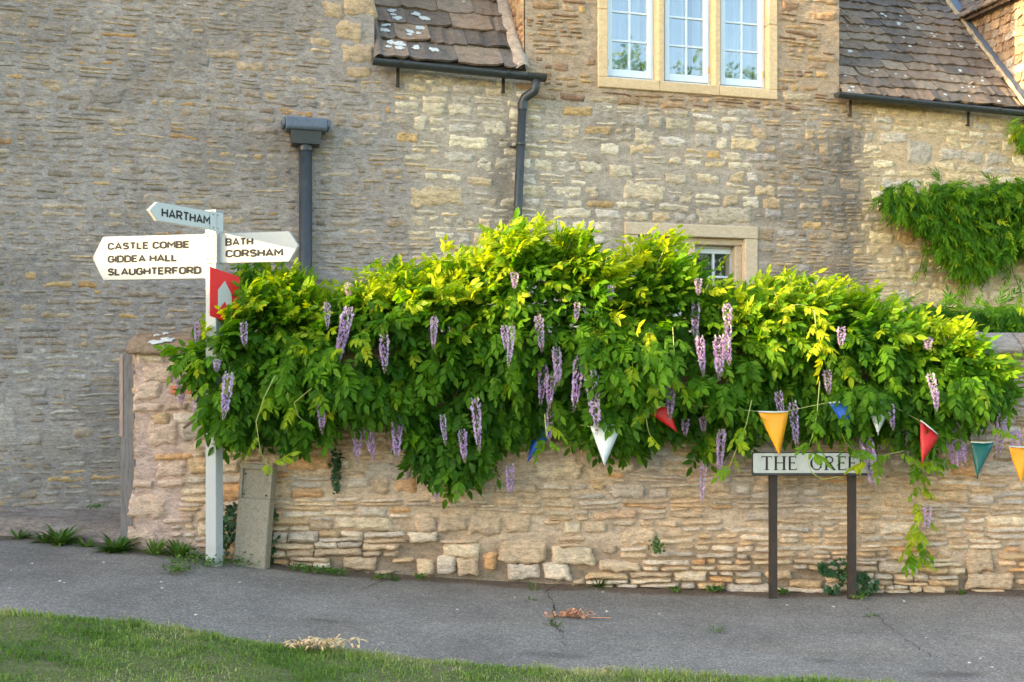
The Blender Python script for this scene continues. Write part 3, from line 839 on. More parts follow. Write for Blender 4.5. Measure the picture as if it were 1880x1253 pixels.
for px in (735, 931): 
    t = (hw(px, 120, gd)[0] - a1) / (b1 - a1); union(g1, a1 + t * (b1 - a1), za1 + t * (zb1 - za1), gd, w=.012)
bracket(g1, 729, 128, 163); bracket(g1, 922, 146, 174)
t0 = hw(968, 130, gd)[0]; union(g1, (t0 + b1) / 2, zb1 + .004, gd, .066, (b1 - t0) / 2, 'outlet')
g2, a2, za2, b2, zb2 = gutter((1538, 176), (1935, 216), gd)
t = .8; union(g2, hw(1829, 196, gd)[0], za2 + (zb2 - za2) * (hw(1829, 196, gd)[0] - a2) / (b2 - a2), gd, w=.02)
bracket(g2, 1557, 184, 216); bracket(g2, 1773, 204, 234)
def pipe_pts(lst): 
    out = []
    for px, py, d in lst:
        s_, z_ = hw(px, py, d); out.append((s_, d, z_))
    return out
pts = pipe_pts([(983, 148, gd), (983, 160, gd), (981, 168, gd + .005), (972, 174, -.115), (963, 180, -.08), (960, 188, -.075), (959, 200, -.075)])
dp = MB().tube(pts, .046, 12).build('downpipe', M['gutter'], house, smooth=True)
s_, z_ = pts[-1][0], pts[-1][2]; sE = hw(949, 430, -.075)[0]
zb_ = hw(949, 430, -.075)[1]; k = (sE - s_) / (z_ - zb_)
MB().tube([(s_, -.075, z_ + .02), (sE, -.075, zb_), (sE + k * (zb_ - .1) * .0, -.075, .1)], .043, 12).build('straight_pipe', M['gutter'], dp, smooth=True)
q = hw(956, 265, -.075); MB().tube([(q[0], -.075, q[1] - .012), (q[0], -.075, q[1] + .012)], .052, 12).build('pipe_clip', M['gutter'], dp)
MB().box(q[0] - .10, q[0] - .03, -.03, -.015, q[1] - .03, q[1] - .012).build('wall_tie', M['iron'], dp)
MB().tube([(s_, -.075, z_ - .01), (s_, -.075, z_ + .06)], .05, 12).build('socket', M['gutter'], dp)
sP, zP = hw(561, 268, -.09); kk = F / (AY + sP * sn - .09)
hp1 = MB().tube([(sP, -.09, zP + .02), (sP, -.09, .2)], .062, 16).build('downpipe', M['gutter'], house, smooth=True)
m = MB(); z0_ = zP; W1 = 25.5 / kk; W2 = 28 / kk
m.add([(sP - W1, -.175, z0_), (sP + W1, -.175, z0_), (sP + W1, -.005, z0_), (sP - W1, -.005, z0_), (sP - W2, -.19, z0_ + .14), (sP + W2, -.19, z0_ + .14), (sP + W2, -.005, z0_ + .14), (sP - W2, -.005, z0_ + .14)],
      [(0,3,2,1),(4,5,6,7),(0,1,5,4),(1,2,6,5),(2,3,7,6),(3,0,4,7)])
hop = m.build('hopper_head', M['gutter'], hp1, .006)
W3 = 43 / kk; m = MB()
prof = [(-.02, .125), (-.205, .125), (-.225, .15), (-.23, .235), (-.205, .245), (-.02, .245)]
m.prism([(a_, z0_ + b_) for a_, b_ in prof], 'x', sP - W3 + .03, sP + W3 - .03)
m.prism([(a_ * .96, z0_ + .06 + b_ * .72) for a_, b_ in prof], 'x', sP - W3, sP - W3 + .031); m.prism([(a_ * .96, z0_ + .06 + b_ * .72) for a_, b_ in prof], 'x', sP + W3 - .031, sP + W3)
m.build('lead_rim', M['lead'], hp1, .008)
MB().tube([(sP, -.09, zP - .05), (sP, -.09, zP + .01)], .07, 16).build('socket', M['gutter'], hp1)

# ------------------------------------------------------------------ garden wall
WY = 8.8; WX0 = (244 - CX) / F * WY; WX1 = 6.2
gw = empty('garden_wall', (0, WY, 0), 0, label='tan dry rubble garden wall with stone coping under the wisteria', cat='wall')
WT = 1.86
def gw_px(s, z, y=WY): return CX + F * np.asarray(s) / y, HZ - F * (np.asarray(z) - ZC) / y
def pink(px, py): return ss(420 - px + 60 * (fbm(px / 30, py / 30, 2) - .5), 20, 110)
def gw_mort(px, py, z, gnd):
    c = np.array(S(194, 174, 144)) * (1 - 0 * z[..., None]); pk = pink(px, py)[..., None]
    c = c * (1 - pk) + np.array(S(190, 168, 150)) * pk
    gr = (.75 * ss(fbm(px / 90, py / 70, 5), .48, .62) * (1 - ss(py, 900, 1010)) * ss(px, 950, 1150))[..., None]
    c = c * (1 - gr) + np.array(S(164, 156, 142)) * gr
    return c * (.85 + .3 * fbm(px / 14, py / 10, 9))[..., None] * np.array((.99, 1.0, 1.08))
wv, wf = gridmesh(np.arange(WX0 + .02, WX1, .026), np.arange(-.3, WT, .026), lambda x, y: x * 0)
sx_, zx_ = wv[:, 0], wv[:, 1]; px_g, py_g = gw_px(sx_, zx_)
hgt = zx_ - g(sx_)
dry = (1 - ss(hgt + .35 * (fbm(sx_ * 2.2, zx_ * 2.2, 4) - .5), .16, .42)) * ss(px_g, 400, 500)
dep = .012 + .034 * dry + (fbm(sx_ * 9, zx_ * 14, 17) - .5) * .02
bulge = lambda s, z: -.035 * (fbm(np.asarray(s) * .9, np.asarray(z) * 1.1, 23) - .5) * 2
wv3 = np.stack([sx_, dep + bulge(sx_, zx_), zx_], 1)
mcol = gw_mort(px_g, py_g, zx_, 0); mcol = mcol * (1 - .45 * dry[:, None])
mk('mortar_face', wv3, wf, M['mortar'], gw, True, mcol)
core = MB().box(WX0 + .03, WX1, .09, .42, -.4, WT).build('wall_core', M['concrete'], gw)
pal_g = [S(216,190,150), S(206,182,146), S(222,202,164), S(202,178,142), S(212,182,136), S(208,194,168), S(228,210,178), S(198,184,160)]
def gw_col(st, k):
    r = random.Random(k * 17 + 3); px, py = [float(v) for v in gw_px(st[0], st[1])]
    c = np.array(r.choice(pal_g)) * r.uniform(.86, 1.08)
    if r.random() < .05: c = np.array(S(208, 164, 112)) * r.uniform(.9, 1.1)
    if r.random() < float(pink(np.array(px), np.array(py))) * .7: c = np.array(S(210, 184, 156)) * r.uniform(.88, 1.1)
    gr = float(ss(fbm(px / 90, py / 70, 5), .48, .62) * (1 - ss(py, 900, 1010)) * ss(px, 950, 1150)) * .6
    return (c * (1 - gr) + np.array(S(186, 180, 168)) * gr) * np.array((.99, 1.0, 1.09))
def gw_info(s, z):
    px, py = gw_px(s, z); px = float(px)
    if px < 430: return (.3, .16, .34)
    if 640 < px < 1120 and float(z - g(s)) < .55: return (.55, .16, .36)
    return (.88, .16, .40)
def gw_spec(px, py, w, h): return ((px - CX) / F * WY, ZC + (HZ - py) / F * WY, w / F * WY, h / F * WY)
gsp = [gw_spec(*a) for a in ((960,1017,90,44),(1052,1024,82,36),(1172,988,70,34),(1030,868,100,42),(962,1052,64,30),(1022,1052,52,32),(818,1040,38,36),(858,1045,44,34),(780,1042,36,30),
      (712,868,90,36),(660,888,44,20),(700,893,34,28),(745,892,40,28),(780,962,40,34),(832,962,56,34),(892,965,66,38),(952,966,50,34),(846,1012,70,26),(821,949,78,12),(900,1034,28,32),(660,1036,60,24),
      (1800,1032,52,46),(1820,1070,90,30),(1120,1010,30,20),(272,718,50,36),(290,690,60,30),(275,650,54,34),(330,665,40,40),(270,930,70,44),(262,1000,64,52),(300,800,60,44),(1390,950,54,18),(1650,925,60,22),(1480,1072,60,14),(1430,1058,50,18))]
gst = lay_rubble(WX0 + .01, WX1 - .1, -.12, WT - .03, gw_info, lambda s, z, w, h: s - w / 2 > WX0 - .015 and z + h / 2 < WT + .01 and z > float(g(s)) - .08, gsp, 9, .86, .006)
class _B: pass
def gw_proud(st): return (.014 if st[4] else .016 + .014 * random.random())
_old = stone_mesh
def stone_mesh(sc, zc, w, h, proud, seed, fine=1.0):
    V, Fq = _old(sc, zc, w, h, proud, seed, fine); V[:, 1] += bulge(V[:, 0], V[:, 2]); V[:, 1] = np.where(V[:, 1] > .012, V[:, 1] + .05, V[:, 1]); return V, Fq
emit_stones(gst, gw_col, gw_proud, gw, 8, lambda st: -4 < st[0] < 4.3 and (st[1] < 1.15 or st[0] < -2.3))
# end face of the wall at the gateway, and the coping
for k in range(9):
    z0_ = .22 + k * .185
    V, Fq = _old(.21, z0_ + .09, .40, .175, .015, 900 + k)
    V = np.stack([WX0 + V[:, 1], V[:, 0], V[:, 2]], 1)
    mk('end_stone', V, Fq, M['stone'], gw, True, np.tile(np.array(S(190, 164, 136)) * random.uniform(.85, 1.1), (len(V), 1)))
x = WX0 - .03; r = random.Random(31); k = 0
while x < WX1:
    w = .72 if k == 0 else r.uniform(.45, .8)
    n = 14; prof = [(-.075, WT - .012), (-.085, WT + .022), (-.06, WT + .05), (.02, WT + .105), (.13, WT + .165), (.24, WT + .175), (.36, WT + .12), (.46, WT + .02), (.44, WT - .012)]
    V = []; Fq = []
    for i in range(n):
        sx = x + (w - .008) * i / (n - 1)
        for j, (a_, b_) in enumerate(prof):
            nz_ = (float(fbm(sx * 6, a_ * 12 + j, 41)) - .5) * .03
            V.append((sx + (float(vn(j * .9, k * 3.1)) - .5) * .02 * (1 if i in (0, n - 1) else 0) + (.06 * max(a_, 0) if (k == 0 and i == 0) else 0) * 3, a_ + nz_, b_ + nz_))
    m_ = len(prof)
    for i in range(n - 1):
        Fq += [(i*m_+j, (i+1)*m_+j, (i+1)*m_+j+1, i*m_+j+1) for j in range(m_ - 1)] + [(i*m_+m_-1, (i+1)*m_+m_-1, (i+1)*m_, i*m_)]
    Fq += [tuple(range(m_)), tuple(reversed(range((n-1)*m_, n*m_)))]
    c = np.array(S(150, 128, 104) if k == 0 else r.choice([S(160, 150, 138), S(150, 140, 130), S(168, 152, 132)]))
    o = mk('coping_stone', V, Fq, M['stone'], gw, True, np.tile(c, (len(V), 1)))
    if k == 0:
        rr = random.Random(6)
        for (cx, cy, cz, sc_) in ((x + .22, -.02, WT + .089, .045), (x + .30, .0, WT + .105, .05), (x + .20, .07, WT + .146, .02), (x + .26, .1, WT + .162, .025)):
            m2 = 16; P = [(cx, cy - .008, cz + .012)]
            for q in range(m2):
                t = 2 * math.pi * q / m2; R_ = sc_ * rr.uniform(.5, 1.2); P.append((cx + R_ * 1.5 * math.cos(t), cy + R_ * .8 * math.sin(t), cz + R_ * .45 * math.sin(t) + .002))
            mk('lichen', P, [(0, 1 + q, 1 + (q + 1) % m2) for q in range(m2)], M['lichen'], o)
    x += w; k += 1
M['terracotta'] = mat_plain('terracotta', S(206, 124, 84), .85, .2, 40, .5)
for k in range(4):
    q = PX(322 + (k % 2) * 20, 712 + (k // 2) * 8, WY - .02)
    MB().box(q.x - .035, q.x + .045, q.y - WY - .02, .03, q.z - .013, q.z + .013).build('tile_fragment', M['terracotta'], gw, .004)

# stone threshold slab at the left, timber gate post
V, Fq = gridmesh(np.linspace(-6.0, -3.12, 60), np.linspace(0, 1, 24), lambda x, y: x * 0)
X_ = V[:, 0]; T_ = V[:, 1]; yf = np.interp(X_, [-6, -4.4, -3.7, -3.12], [9.22, 9.20, 9.12, 8.98]) + .03 * (vn(X_ * 5, .4) - .5)
hy = AY + (X_ - AX) * math.tan(TH) + .05
V = np.stack([X_, yf + (hy - yf) * T_, g(X_) + .02 + .10 * ss(T_, 0, .25) + .06 * T_ + .07 * (fbm(X_ * 2, T_ * 9, 3) - .5)], 1)
V[T_ == 0, 2] = g(V[T_ == 0, 0]) - .05
slab = mk('threshold_slab', V, Fq, M['stone'], None, True, np.tile(np.array(S(146, 132, 120)), (len(V), 1)), label='worn stone threshold slab at the foot of the house wall', cat='step')
tp = empty('timber_post', (-3.135, 9.02, .28), 0, label='weathered grey timber gate post at the left end of the garden wall', cat='post')
m = MB(); m.add([(-.062, -.06, -.1), (.062, -.06, -.1), (.062, .07, -.1), (-.062, .07, -.1), (-.058, -.06, 1.575), (.058, -.06, 1.625), (.058, .07, 1.66), (-.058, .07, 1.60)],
      [(0,3,2,1),(4,5,6,7),(0,1,5,4),(1,2,6,5),(2,3,7,6),(3,0,4,7)]); m.build('post', M['timber'], tp, .006)
MB().box(-.066, -.036, -.068, -.059, .9, 1.57).build('split_edge', mat_plain('pale_split_wood', S(176, 150, 138), .85, .2, 12, .6, sc=(8, 8, 1)), tp, .004)
MB().tube([(-.06, 0, 1.12), (-.085, 0, 1.12), (-.092, 0, 1.09), (-.085, 0, 1.07), (-.062, 0, 1.07)], .006, 6).build('hook', M['iron'], tp)

# concrete marker slab leaning at the wall
cm = empty('concrete_marker', (GP(460, 1040).x, 8.60, float(g(-2.05)) + .0), 0, label='leaning grey concrete marker slab with a recessed panel', cat='marker')
cm.rotation_euler = (R(-5), R(2.6), R(-9))
m = MB(); Wd, Hh, Dp = .132, .80, .055
m.box(-Wd, Wd, -Dp, Dp, -.06, .53); m.build('slab', M['concrete'], cm, .008)
fr = MB(); fr.box(-Wd, -Wd + .025, -Dp - .0, Dp, .5301, Hh - .04); fr.box(Wd - .025, Wd, -Dp, Dp, .5301, Hh - .04); fr.box(-Wd, Wd, -Dp, Dp, Hh - .0399, Hh); fr.box(-Wd + .0251, Wd - .0251, -Dp + .02, Dp - .001, .5301, Hh - .04)
fr.build('recessed_head', M['concrete'], cm, .003)
for sx in (-1, 1):
    for zz in (.56, .72): MB().tube([(sx * .09, -Dp + .012, zz), (sx * .09, -Dp + .022, zz)], .007, 6).build('fixing', M['iron'], cm)

# ------------------------------------------------------------------ lettering
def arc(cx, cy, rx, ry, a0, a1, n=12): return [(cx + rx * math.cos(R(a0 + (a1 - a0) * k / n)), cy + ry * math.sin(R(a0 + (a1 - a0) * k / n))) for k in range(n + 1)]
def rrect(w): # rounded stadium O
    r_ = .30; return [(w, .5), (w, 1 - r_)] + arc(w - r_, 1 - r_, r_, r_, 0, 90, 8)[1:] + arc(r_, 1 - r_, r_, r_, 90, 180, 8) + [(0, .5)] + arc(r_, r_, r_, r_, 180, 270, 8) + arc(w - r_, r_, r_, r_, 270, 360, 8) + [(w, .5)]
FONT = {
 'A': (.66, [[(0, 0), (.33, 1), (.66, 0)], [(.11, .28), (.55, .28)]]),
 'B': (.58, [[(.3, .52), (0, .52), (0, 1), (.32, 1)] + arc(.32, .76, .22, .24, 90, -90, 8)[1:], [(0, .52), (0, 0), (.32, 0)] + arc(.32, .26, .25, .26, -90, 90, 8)[1:]]),
 'C': (.58, [[(.58, .74)] + arc(.30, .71, .28, .29, 10, 180, 10) + arc(.30, .29, .30, .29, 180, 350, 10) + [(.58, .26)]]),
 'D': (.58, [[(0, 0), (0, 1), (.26, 1)] + arc(.26, .68, .32, .32, 90, 0, 8) + arc(.26, .32, .32, .32, 0, -90, 8) + [(0, 0)]]),
 'E': (.50, [[(.50, 1), (0, 1), (0, 0), (.50, 0)], [(0, .52), (.44, .52)]]),
 'F': (.50, [[(.50, 1), (0, 1), (0, 0)], [(0, .5), (.43, .5)]]),
 'G': (.60, [[(.58, .76)] + arc(.30, .71, .28, .29, 10, 180, 10) + arc(.30, .29, .30, .29, 180, 360, 10) + [(.60, .46), (.33, .46)]]),
 'H': (.58, [[(0, 0), (0, 1)], [(.58, 0), (.58, 1)], [(0, .5), (.58, .5)]]),
 'I': (.0, [[(0, 0), (0, 1)]]),
 'L': (.46, [[(0, 1), (0, 0), (.46, 0)]]),
 'M': (.72, [[(0, 0), (0, 1), (.36, .38), (.72, 1), (.72, 0)]]),
 'O': (.62, [rrect(.62)]),
 'R': (.58, [[(0, 0), (0, 1), (.30, 1)] + arc(.30, .73, .26, .27, 90, -90, 8)[1:] + [(0, .46)], [(.28, .46), (.58, 0)]]),
 'S': (.56, [[(.54, .78)] + arc(.28, .76, .25, .24, 20, 270, 12)[1:] + arc(.28, .26, .27, .26, 90, -160, 12) + []]),
 'T': (.56, [[(0, 1), (.56, 1)], [(.28, 1), (.28, 0)]]),
 'U': (.58, [[(0, 1), (0, .29)] + arc(.29, .29, .29, .29, 180, 360, 12) + [(.58, 1)]]),
}
def stroke(pts, w):
    P = [Vector((a, b)) for a, b in pts]; n = len(P); V = []; closed = (P[0] - P[-1]).length < 1e-4
    for i in range(n):
        a = P[i] - P[i - 1] if i else (P[-1] - P[-2] if closed else P[1] - P[0])
        b = P[i + 1] - P[i] if i < n - 1 else (P[1] - P[0] if closed else P[-1] - P[-2])
        a.normalize(); b.normalize(); na = Vector((-a.y, a.x)); nb = Vector((-b.y, b.x)); m = na + nb
        m = m / max(m.dot(na), .45) if m.length > 1e-4 else na
        V += [P[i] + m * w / 2, P[i] - m * w / 2]
    return V, [(2*i, 2*i+1, 2*i+3, 2*i+2) for i in range(n - 1)]
def text_mesh(txt, height, width, sw=.15, gap=.24):
    """flat letters in (x,z), origin at lower left, scaled to the given width and height"""
    x = sw / 2; V = []; Fq = []; lev = 0
    for ch in txt:
        if ch == ' ': x += .36; continue
        w, ls = FONT[ch]
        for L in ls:
            k = (1 - sw); v, f = stroke([(a + x, b * k + sw / 2) for a, b in L], sw)
            n = len(V); V += [(q.x, q.y, lev) for q in v]; Fq += [tuple(j + n for j in t) for t in f]; lev += .00012
        x += w + gap
    tot = x - gap + sw / 2
    return [(a * width / tot, b * height, c) for a, b, c in V], Fq
def put_text(txt, parent, xf, height, width, sw=.245, name='lettering', lett=None):
    V, Fq = text_mesh(txt, height, width, sw) if lett is None else lett
    return mk(name, [xf(a, b, c) for a, b, c in V], Fq, M['black'], parent)

# ------------------------------------------------------------------ finger post
PC = PX(393.5, 680, 8.45); zpb = float(g(PC.x)); ztop = PX(0, 390, 8.45).z
fp = empty('signpost', (PC.x, PC.y, 0), 0, label='white wooden fingerpost with three pointed direction arms and a red arrow plate', cat='signpost')
m = MB().box(-.0475, .0475, -.0475, .0475, zpb - .2, ztop); po = m.build('post', M['white'], fp, .004); po.rotation_euler = (0, 0, R(-20))
m = MB().box(-.050, .050, -.050, .050, ztop + .0002, ztop + .012); o = m.build('post_cap', M['white'], fp, .004); o.rotation_euler = (0, 0, R(-20))
def arm(d, z0, h, L, tip, start, yoff, front, lines, nm='arm'):
    """arm along direction d from the post, text face on local y side `front` (+1/-1)"""
    a = MB(); t = .016
    a.prism([(start, z0), (start, z0 + h), (L - tip, z0 + h), (L, z0 + h * .52), (L - tip, z0)], 'y', -t, t)
    o = a.build(nm, M['white'], fp, .003); o.rotation_euler = (0, 0, math.atan2(d[1], d[0])); nl = Vector((-d[1], d[0], 0)); o.location = nl * yoff
    for txt, f0, f1, b0, b1 in lines:     # fractions along the arm in reading direction, and up the arm
        span = L - start
        if front > 0: xa = L - f0 * span; sgn = -1
        else: xa = start + f0 * span; sgn = 1
        put_text(txt, o, lambda u, v, c: (xa + sgn * u, front * (t + .0012 + c), z0 + b0 * h + v), (b1 - b0) * h, (f1 - f0) * span, .19 if txt == 'HARTHAM' else .235)
    return o
a12 = R(12)
k8 = 8.45 / F
zC0 = ZC + (HZ - 511.5) * k8; zC1 = ZC + (HZ - 430) * k8
castle = arm((-math.cos(a12), math.sin(a12)), zC0, zC1 - zC0, 1.035, .095, .05, .0, 1,
    [('CASTLE COMBE', .135, .85, .69, .86), ('GIDDEA HALL', .135, .745, .395, .565), ('SLAUGHTERFORD', .135, .95, .10, .275)])
MB().box(.051, .075, -.021, .021, zC0 - .004, zC1 + .004).build('end_batten', M['white'], castle, .002)
zB0 = ZC + (HZ - 484) * k8; zB1 = ZC + (HZ - 429.5) * k8
bath = arm((math.cos(a12), -math.sin(a12)), zB0, zB1 - zB0, .695, .075, .045, .0, -1, [('BATH', .085, .44, .565, .83), ('CORSHAM', .085, .815, .175, .44)])
zH0 = ZC + (HZ - 425) * k8; zH1 = ZC + (HZ - 392.5) * k8
a27 = R(27)
hart = arm((-math.sin(a27), -math.cos(a27)), zH0, zH1 - zH0, .71, .074, .045, .030, 1, [('HARTHAM', .17, .925, .24, .74)])
m = MB().box(-.045, .10, .0165, .020, zH0 - .004, zH1 + .004); br = m.build('bracket', M['white'], hart, .001)
for dx in (-.005, .045):
    for zz in (zH0 + .018, zH1 - .018): MB().tube([(.02 + dx, .0195, zz), (.02 + dx, .025, zz)], .007, 8).build('bolt', M['bolt'], hart)
m = MB().box(-.055, .048, -.058, -.054, zB0 - .004, zB1 - .002); br = m.build('bracket', M['white'], bath, .001)
for dx in (-.03, .02):
    for zz in (zB0 + .03, zB1 - .025): MB().tube([(dx, -.0585, zz), (dx, -.064, zz)], .006, 8).build('bolt', M['bolt'], bath)
# red plate with white arrow, fixed to the right-hand face of the post
zr0, zr1 = ZC + (HZ - 590) * k8, ZC + (HZ - 500) * k8
pl = mk('arrow_plate', [], [], None, fp)
bpy.data.objects.remove(pl)
m = MB(); sk = -.035
m.prism([(-.055, zr0 - sk), (.175, zr0 + sk), (.175, zr1 + sk), (-.055, zr1 - sk)], 'y', -.003, .003)
pl = m.build('arrow_plate', M['red'], fp, .001); dpl = Vector((math.cos(R(32)), math.sin(R(32)), 0)); npl = Vector((dpl.y, -dpl.x, 0))
pl.rotation_euler = (0, 0, R(32)); pl.location = npl * .066
def sq(x, z): return (x, -.0045, z + (x - .06) * -.30)
zc_ = (zr0 + zr1) / 2
mk('arrow', [sq(.06, zr1 - .07), sq(.113, zr1 - .155), sq(.113, zr0 + .06), sq(.06, zr0 + .15), sq(.007, zr0 + .06), sq(.007, zr1 - .155)], [(0, 5, 4, 3), (0, 3, 2, 1)], M['white'], pl)
MB().box(.03, .06, .003, .02, zr1 - .2, zr1 - .1).build('plate_clip', M['bolt'], pl)

# ------------------------------------------------------------------ street name plate
SY = 8.48; k = SY / F
x0, x1 = (1381 - CX) * k, (1611 - CX) * k; z0, z1 = ZC + (HZ - 874) * k, ZC + (HZ - 831) * k
sn_o = empty('street_sign', ((x0 + x1) / 2, SY, 0), 0, label='low street nameplate with black serif lettering on two rusty posts', cat='street sign')
hx = (x1 - x0) / 2
M['plate'] = mat_plain('nameplate_enamel', (.55, .57, .57), .4, .08, 14, .05, dirt=((.42, .40, .34), .5))
MB().box(-hx, hx, .004, .03, z0, z1).build('backing_frame', M['gutter'], sn_o, .006)
def rr2(w0, w1, a, b, rad): 
    return arc(w1 - rad, b - rad, rad, rad, 0, 90, 5) + arc(w0 + rad, b - rad, rad, rad, 90, 180, 5) + arc(w0 + rad, a + rad, rad, rad, 180, 270, 5) + arc(w1 - rad, a + rad, rad, rad, 270, 360, 5)
MB().prism(rr2(-hx + .008, hx - .008, z0 + .022, z1 - .006, .016), 'y', -.001, .0035).build('plate', M['plate'], sn_o)
for px in (1422, 1567.5):
    xx = (px - CX) * k - (x0 + x1) / 2
    m = MB(); m.box(xx - .030, xx - .024, .031, .075, -.2, z1 - .03); m.box(xx - .024, xx + .030, .031, .037, -.2, z1 - .03); o = m.build('post', M['iron'], sn_o, .0015)
    MB().tube([(xx + .002, .0285, z0 - .045), (xx + .002, .0312, z0 - .045)], .006, 8).build('bolt_hole', M['crack'], o)
# serif letters: strokes with their own weights (thick stems, thin bars, serifs)
TK, TN = .15, .07
def stem(x, a=0, b=1, w=TK): return [([(x, a), (x, b)], w)]
def serif(x, y, w=.30): return [([(x - w / 2, y), (x + w / 2, y)], .055)]
SER = {
 'T': (.72, stem(.36, 0, .97) + [([(0, .97), (.72, .97)], TN), ([(.02, .98), (.02, .84)], .05), ([(.70, .98), (.70, .84)], .05)] + serif(.36, .027, .32)),
 'H': (.84, stem(.14) + stem(.70) + [([(.14, .52), (.70, .52)], TN)] + serif(.14, .027) + serif(.14, .973) + serif(.70, .027) + serif(.70, .973)),
 'E': (.60, stem(.13) + [([(.05, .965), (.56, .965)], TN), ([(.13, .52), (.45, .52)], TN), ([(.05, .035), (.60, .035)], TN), ([(.55, .99), (.55, .85)], .05), ([(.58, 0), (.60, .17)], .05), ([(.45, .60), (.45, .44)], .05)]),
 'G': (.86, [(arc(.45, .5, .37, .47, 40, 160, 12), .08), (arc(.45, .5, .37, .47, 155, 215, 8), TK), (arc(.45, .5, .37, .47, 210, 318, 12), .085), ([(.73, .15), (.73, .42)], .13), ([(.6, .43), (.86, .43)], .055), ([(.735, .80), (.735, .96)], .05)]),
 'R': (.76, stem(.13) + [([(.05, .965), (.34, .965)] + arc(.34, .735, .23, .23, 90, -90, 10)[1:] + [(.13, .505)], .095), ([(.34, .50), (.70, .0)], .13), ([(.62, .027), (.80, .027)], .055)] + serif(.13, .027)),
 'N': (.88, stem(.13, 0, 1, .075) + stem(.73, 0, 1, .075) + [([(.10, .98), (.73, .03)], TK)] + serif(.13, .027, .26) + serif(.10, .973, .24) + serif(.73, .973, .28)),
}
V = []; Fq = []; x = 0; lev = 0
for ch in 'THE  GREEN':
    if ch == ' ': x += .40; continue
    w, ls = SER[ch]
    for pts, ww in ls:
        v, f = stroke([(a + x, b) for a, b in pts], ww); n = len(V); V += [(q.x, q.y, lev) for q in v]; Fq += [tuple(j + n for j in t) for t in f]; lev += .00010
    x += w + .12
tw = x - .12; lx0 = (1398 - CX) * k - (x0 + x1) / 2; lw = (1599 - 1398) * k; lz0 = ZC + (HZ - 863.5) * k; lh = (863.5 - 838) * k
mk('lettering', [(lx0 + a / tw * lw, -.0024 - c, lz0 + b * lh) for a, b, c in V], Fq, M['black'], sn_o)

# ------------------------------------------------------------------ leaves
def leaf_template(seed, pairs=5, ll=.42, wf=.38, droop=.5, spread=62):
    """pinnate leaf: rachis along +X (length 1), upper side +Z"""
    r = np.random.default_rng(seed); V = []; Fq = []
    def leaflet(p, d, nrm, L, W):
        d = d / np.linalg.norm(d); s = np.cross(nrm, d); s /= np.linalg.norm(s); nn = np.cross(d, s); b = len(V)
        cv = r.uniform(.05, .22)
        def at(t, side, fold): return p + d * L * t + s * side * W / 2 * L - nn * (cv * L * t * t) + nn * fold
        V.extend([p, at(.38, 0, -.03 * L), at(.32, 1, .02 * L), at(.32, -1, .02 * L), at(.72, 0, -.02 * L), at(.70, .72, .02 * L), at(.70, -.72, .02 * L), at(1.02, 0, 0)])
        Fq.extend([(b, b+1, b+2), (b, b+3, b+1), (b+2, b+1, b+4, b+5), (b+1, b+3, b+6, b+4), (b+5, b+4, b+7), (b+4, b+6, b+7)])
    def rach(t): return np.array([t, .04 * math.sin(seed + t * 2), -droop * t * t * .5])
    z = np.array([0, 0, 1.])
    for k in range(pairs):
        t = .24 + .68 * k / pairs
        for sd in (-1, 1):
            a = R(spread + r.uniform(-14, 14) - 12 * k / pairs); dz = -r.uniform(.05, .55) - droop * t * .5
            d = np.array([math.cos(a), sd * math.sin(a), dz]); leaflet(rach(t), d, z + .25 * r.standard_normal(3), ll * r.uniform(.8, 1.12) * (1 - .12 * abs(k - pairs / 2) / pairs), wf * r.uniform(.85, 1.1))
    leaflet(rach(.97), np.array([1, 0, -droop * .9]), z + .2 * r.standard_normal(3), ll * 1.08, wf)
    n = 5; b = len(V)
    for k in range(n):
        q = rach(.97 * k / (n - 1)); V.extend([q + np.array([0, .008, 0]), q - np.array([0, .008, 0])])
        if k: Fq.append((b+2*k-2, b+2*k-1, b+2*k+1, b+2*k))
    tri = np.array([f for f in Fq if len(f) == 3]); qd = np.array([f for f in Fq if len(f) == 4])
    return np.array(V), tri, qd
def frames(d, up):
    d = d / np.linalg.norm(d, axis=1, keepdims=True)
    s = np.cross(up, d); s /= np.linalg.norm(s, axis=1, keepdims=True) + 1e-9
    return np.stack([d, s, np.cross(d, s)], 2)      # columns
def instance_leaves(T, P, Rm, L, tint, which):
    VV = []; TT = []; QQ = []; CC = []; off = 0
    for k, (v, t, q) in enumerate(T):
        idx = np.where(which == k)[0]
        if not len(idx): continue
        w = np.einsum('nij,vj->nvi', Rm[idx], v) * L[idx, None, None] + P[idx, None, :]
        o = off + np.arange(len(idx))[:, None, None] * len(v)
        VV.append(w.reshape(-1, 3)); TT.append((t[None] + o).reshape(-1, 3)); QQ.append((q[None] + o).reshape(-1, 4))
        c = np.zeros((len(idx), len(v), 3)); c[..., 0] = np.clip(tint[idx][:, None] + .05 * np.random.default_rng(k).standard_normal((len(idx), len(v))), 0, 1); CC.append(c.reshape(-1, 3)); off += len(idx) * len(v)
    return np.concatenate(VV), [np.concatenate(TT), np.concatenate(QQ)], np.concatenate(CC)

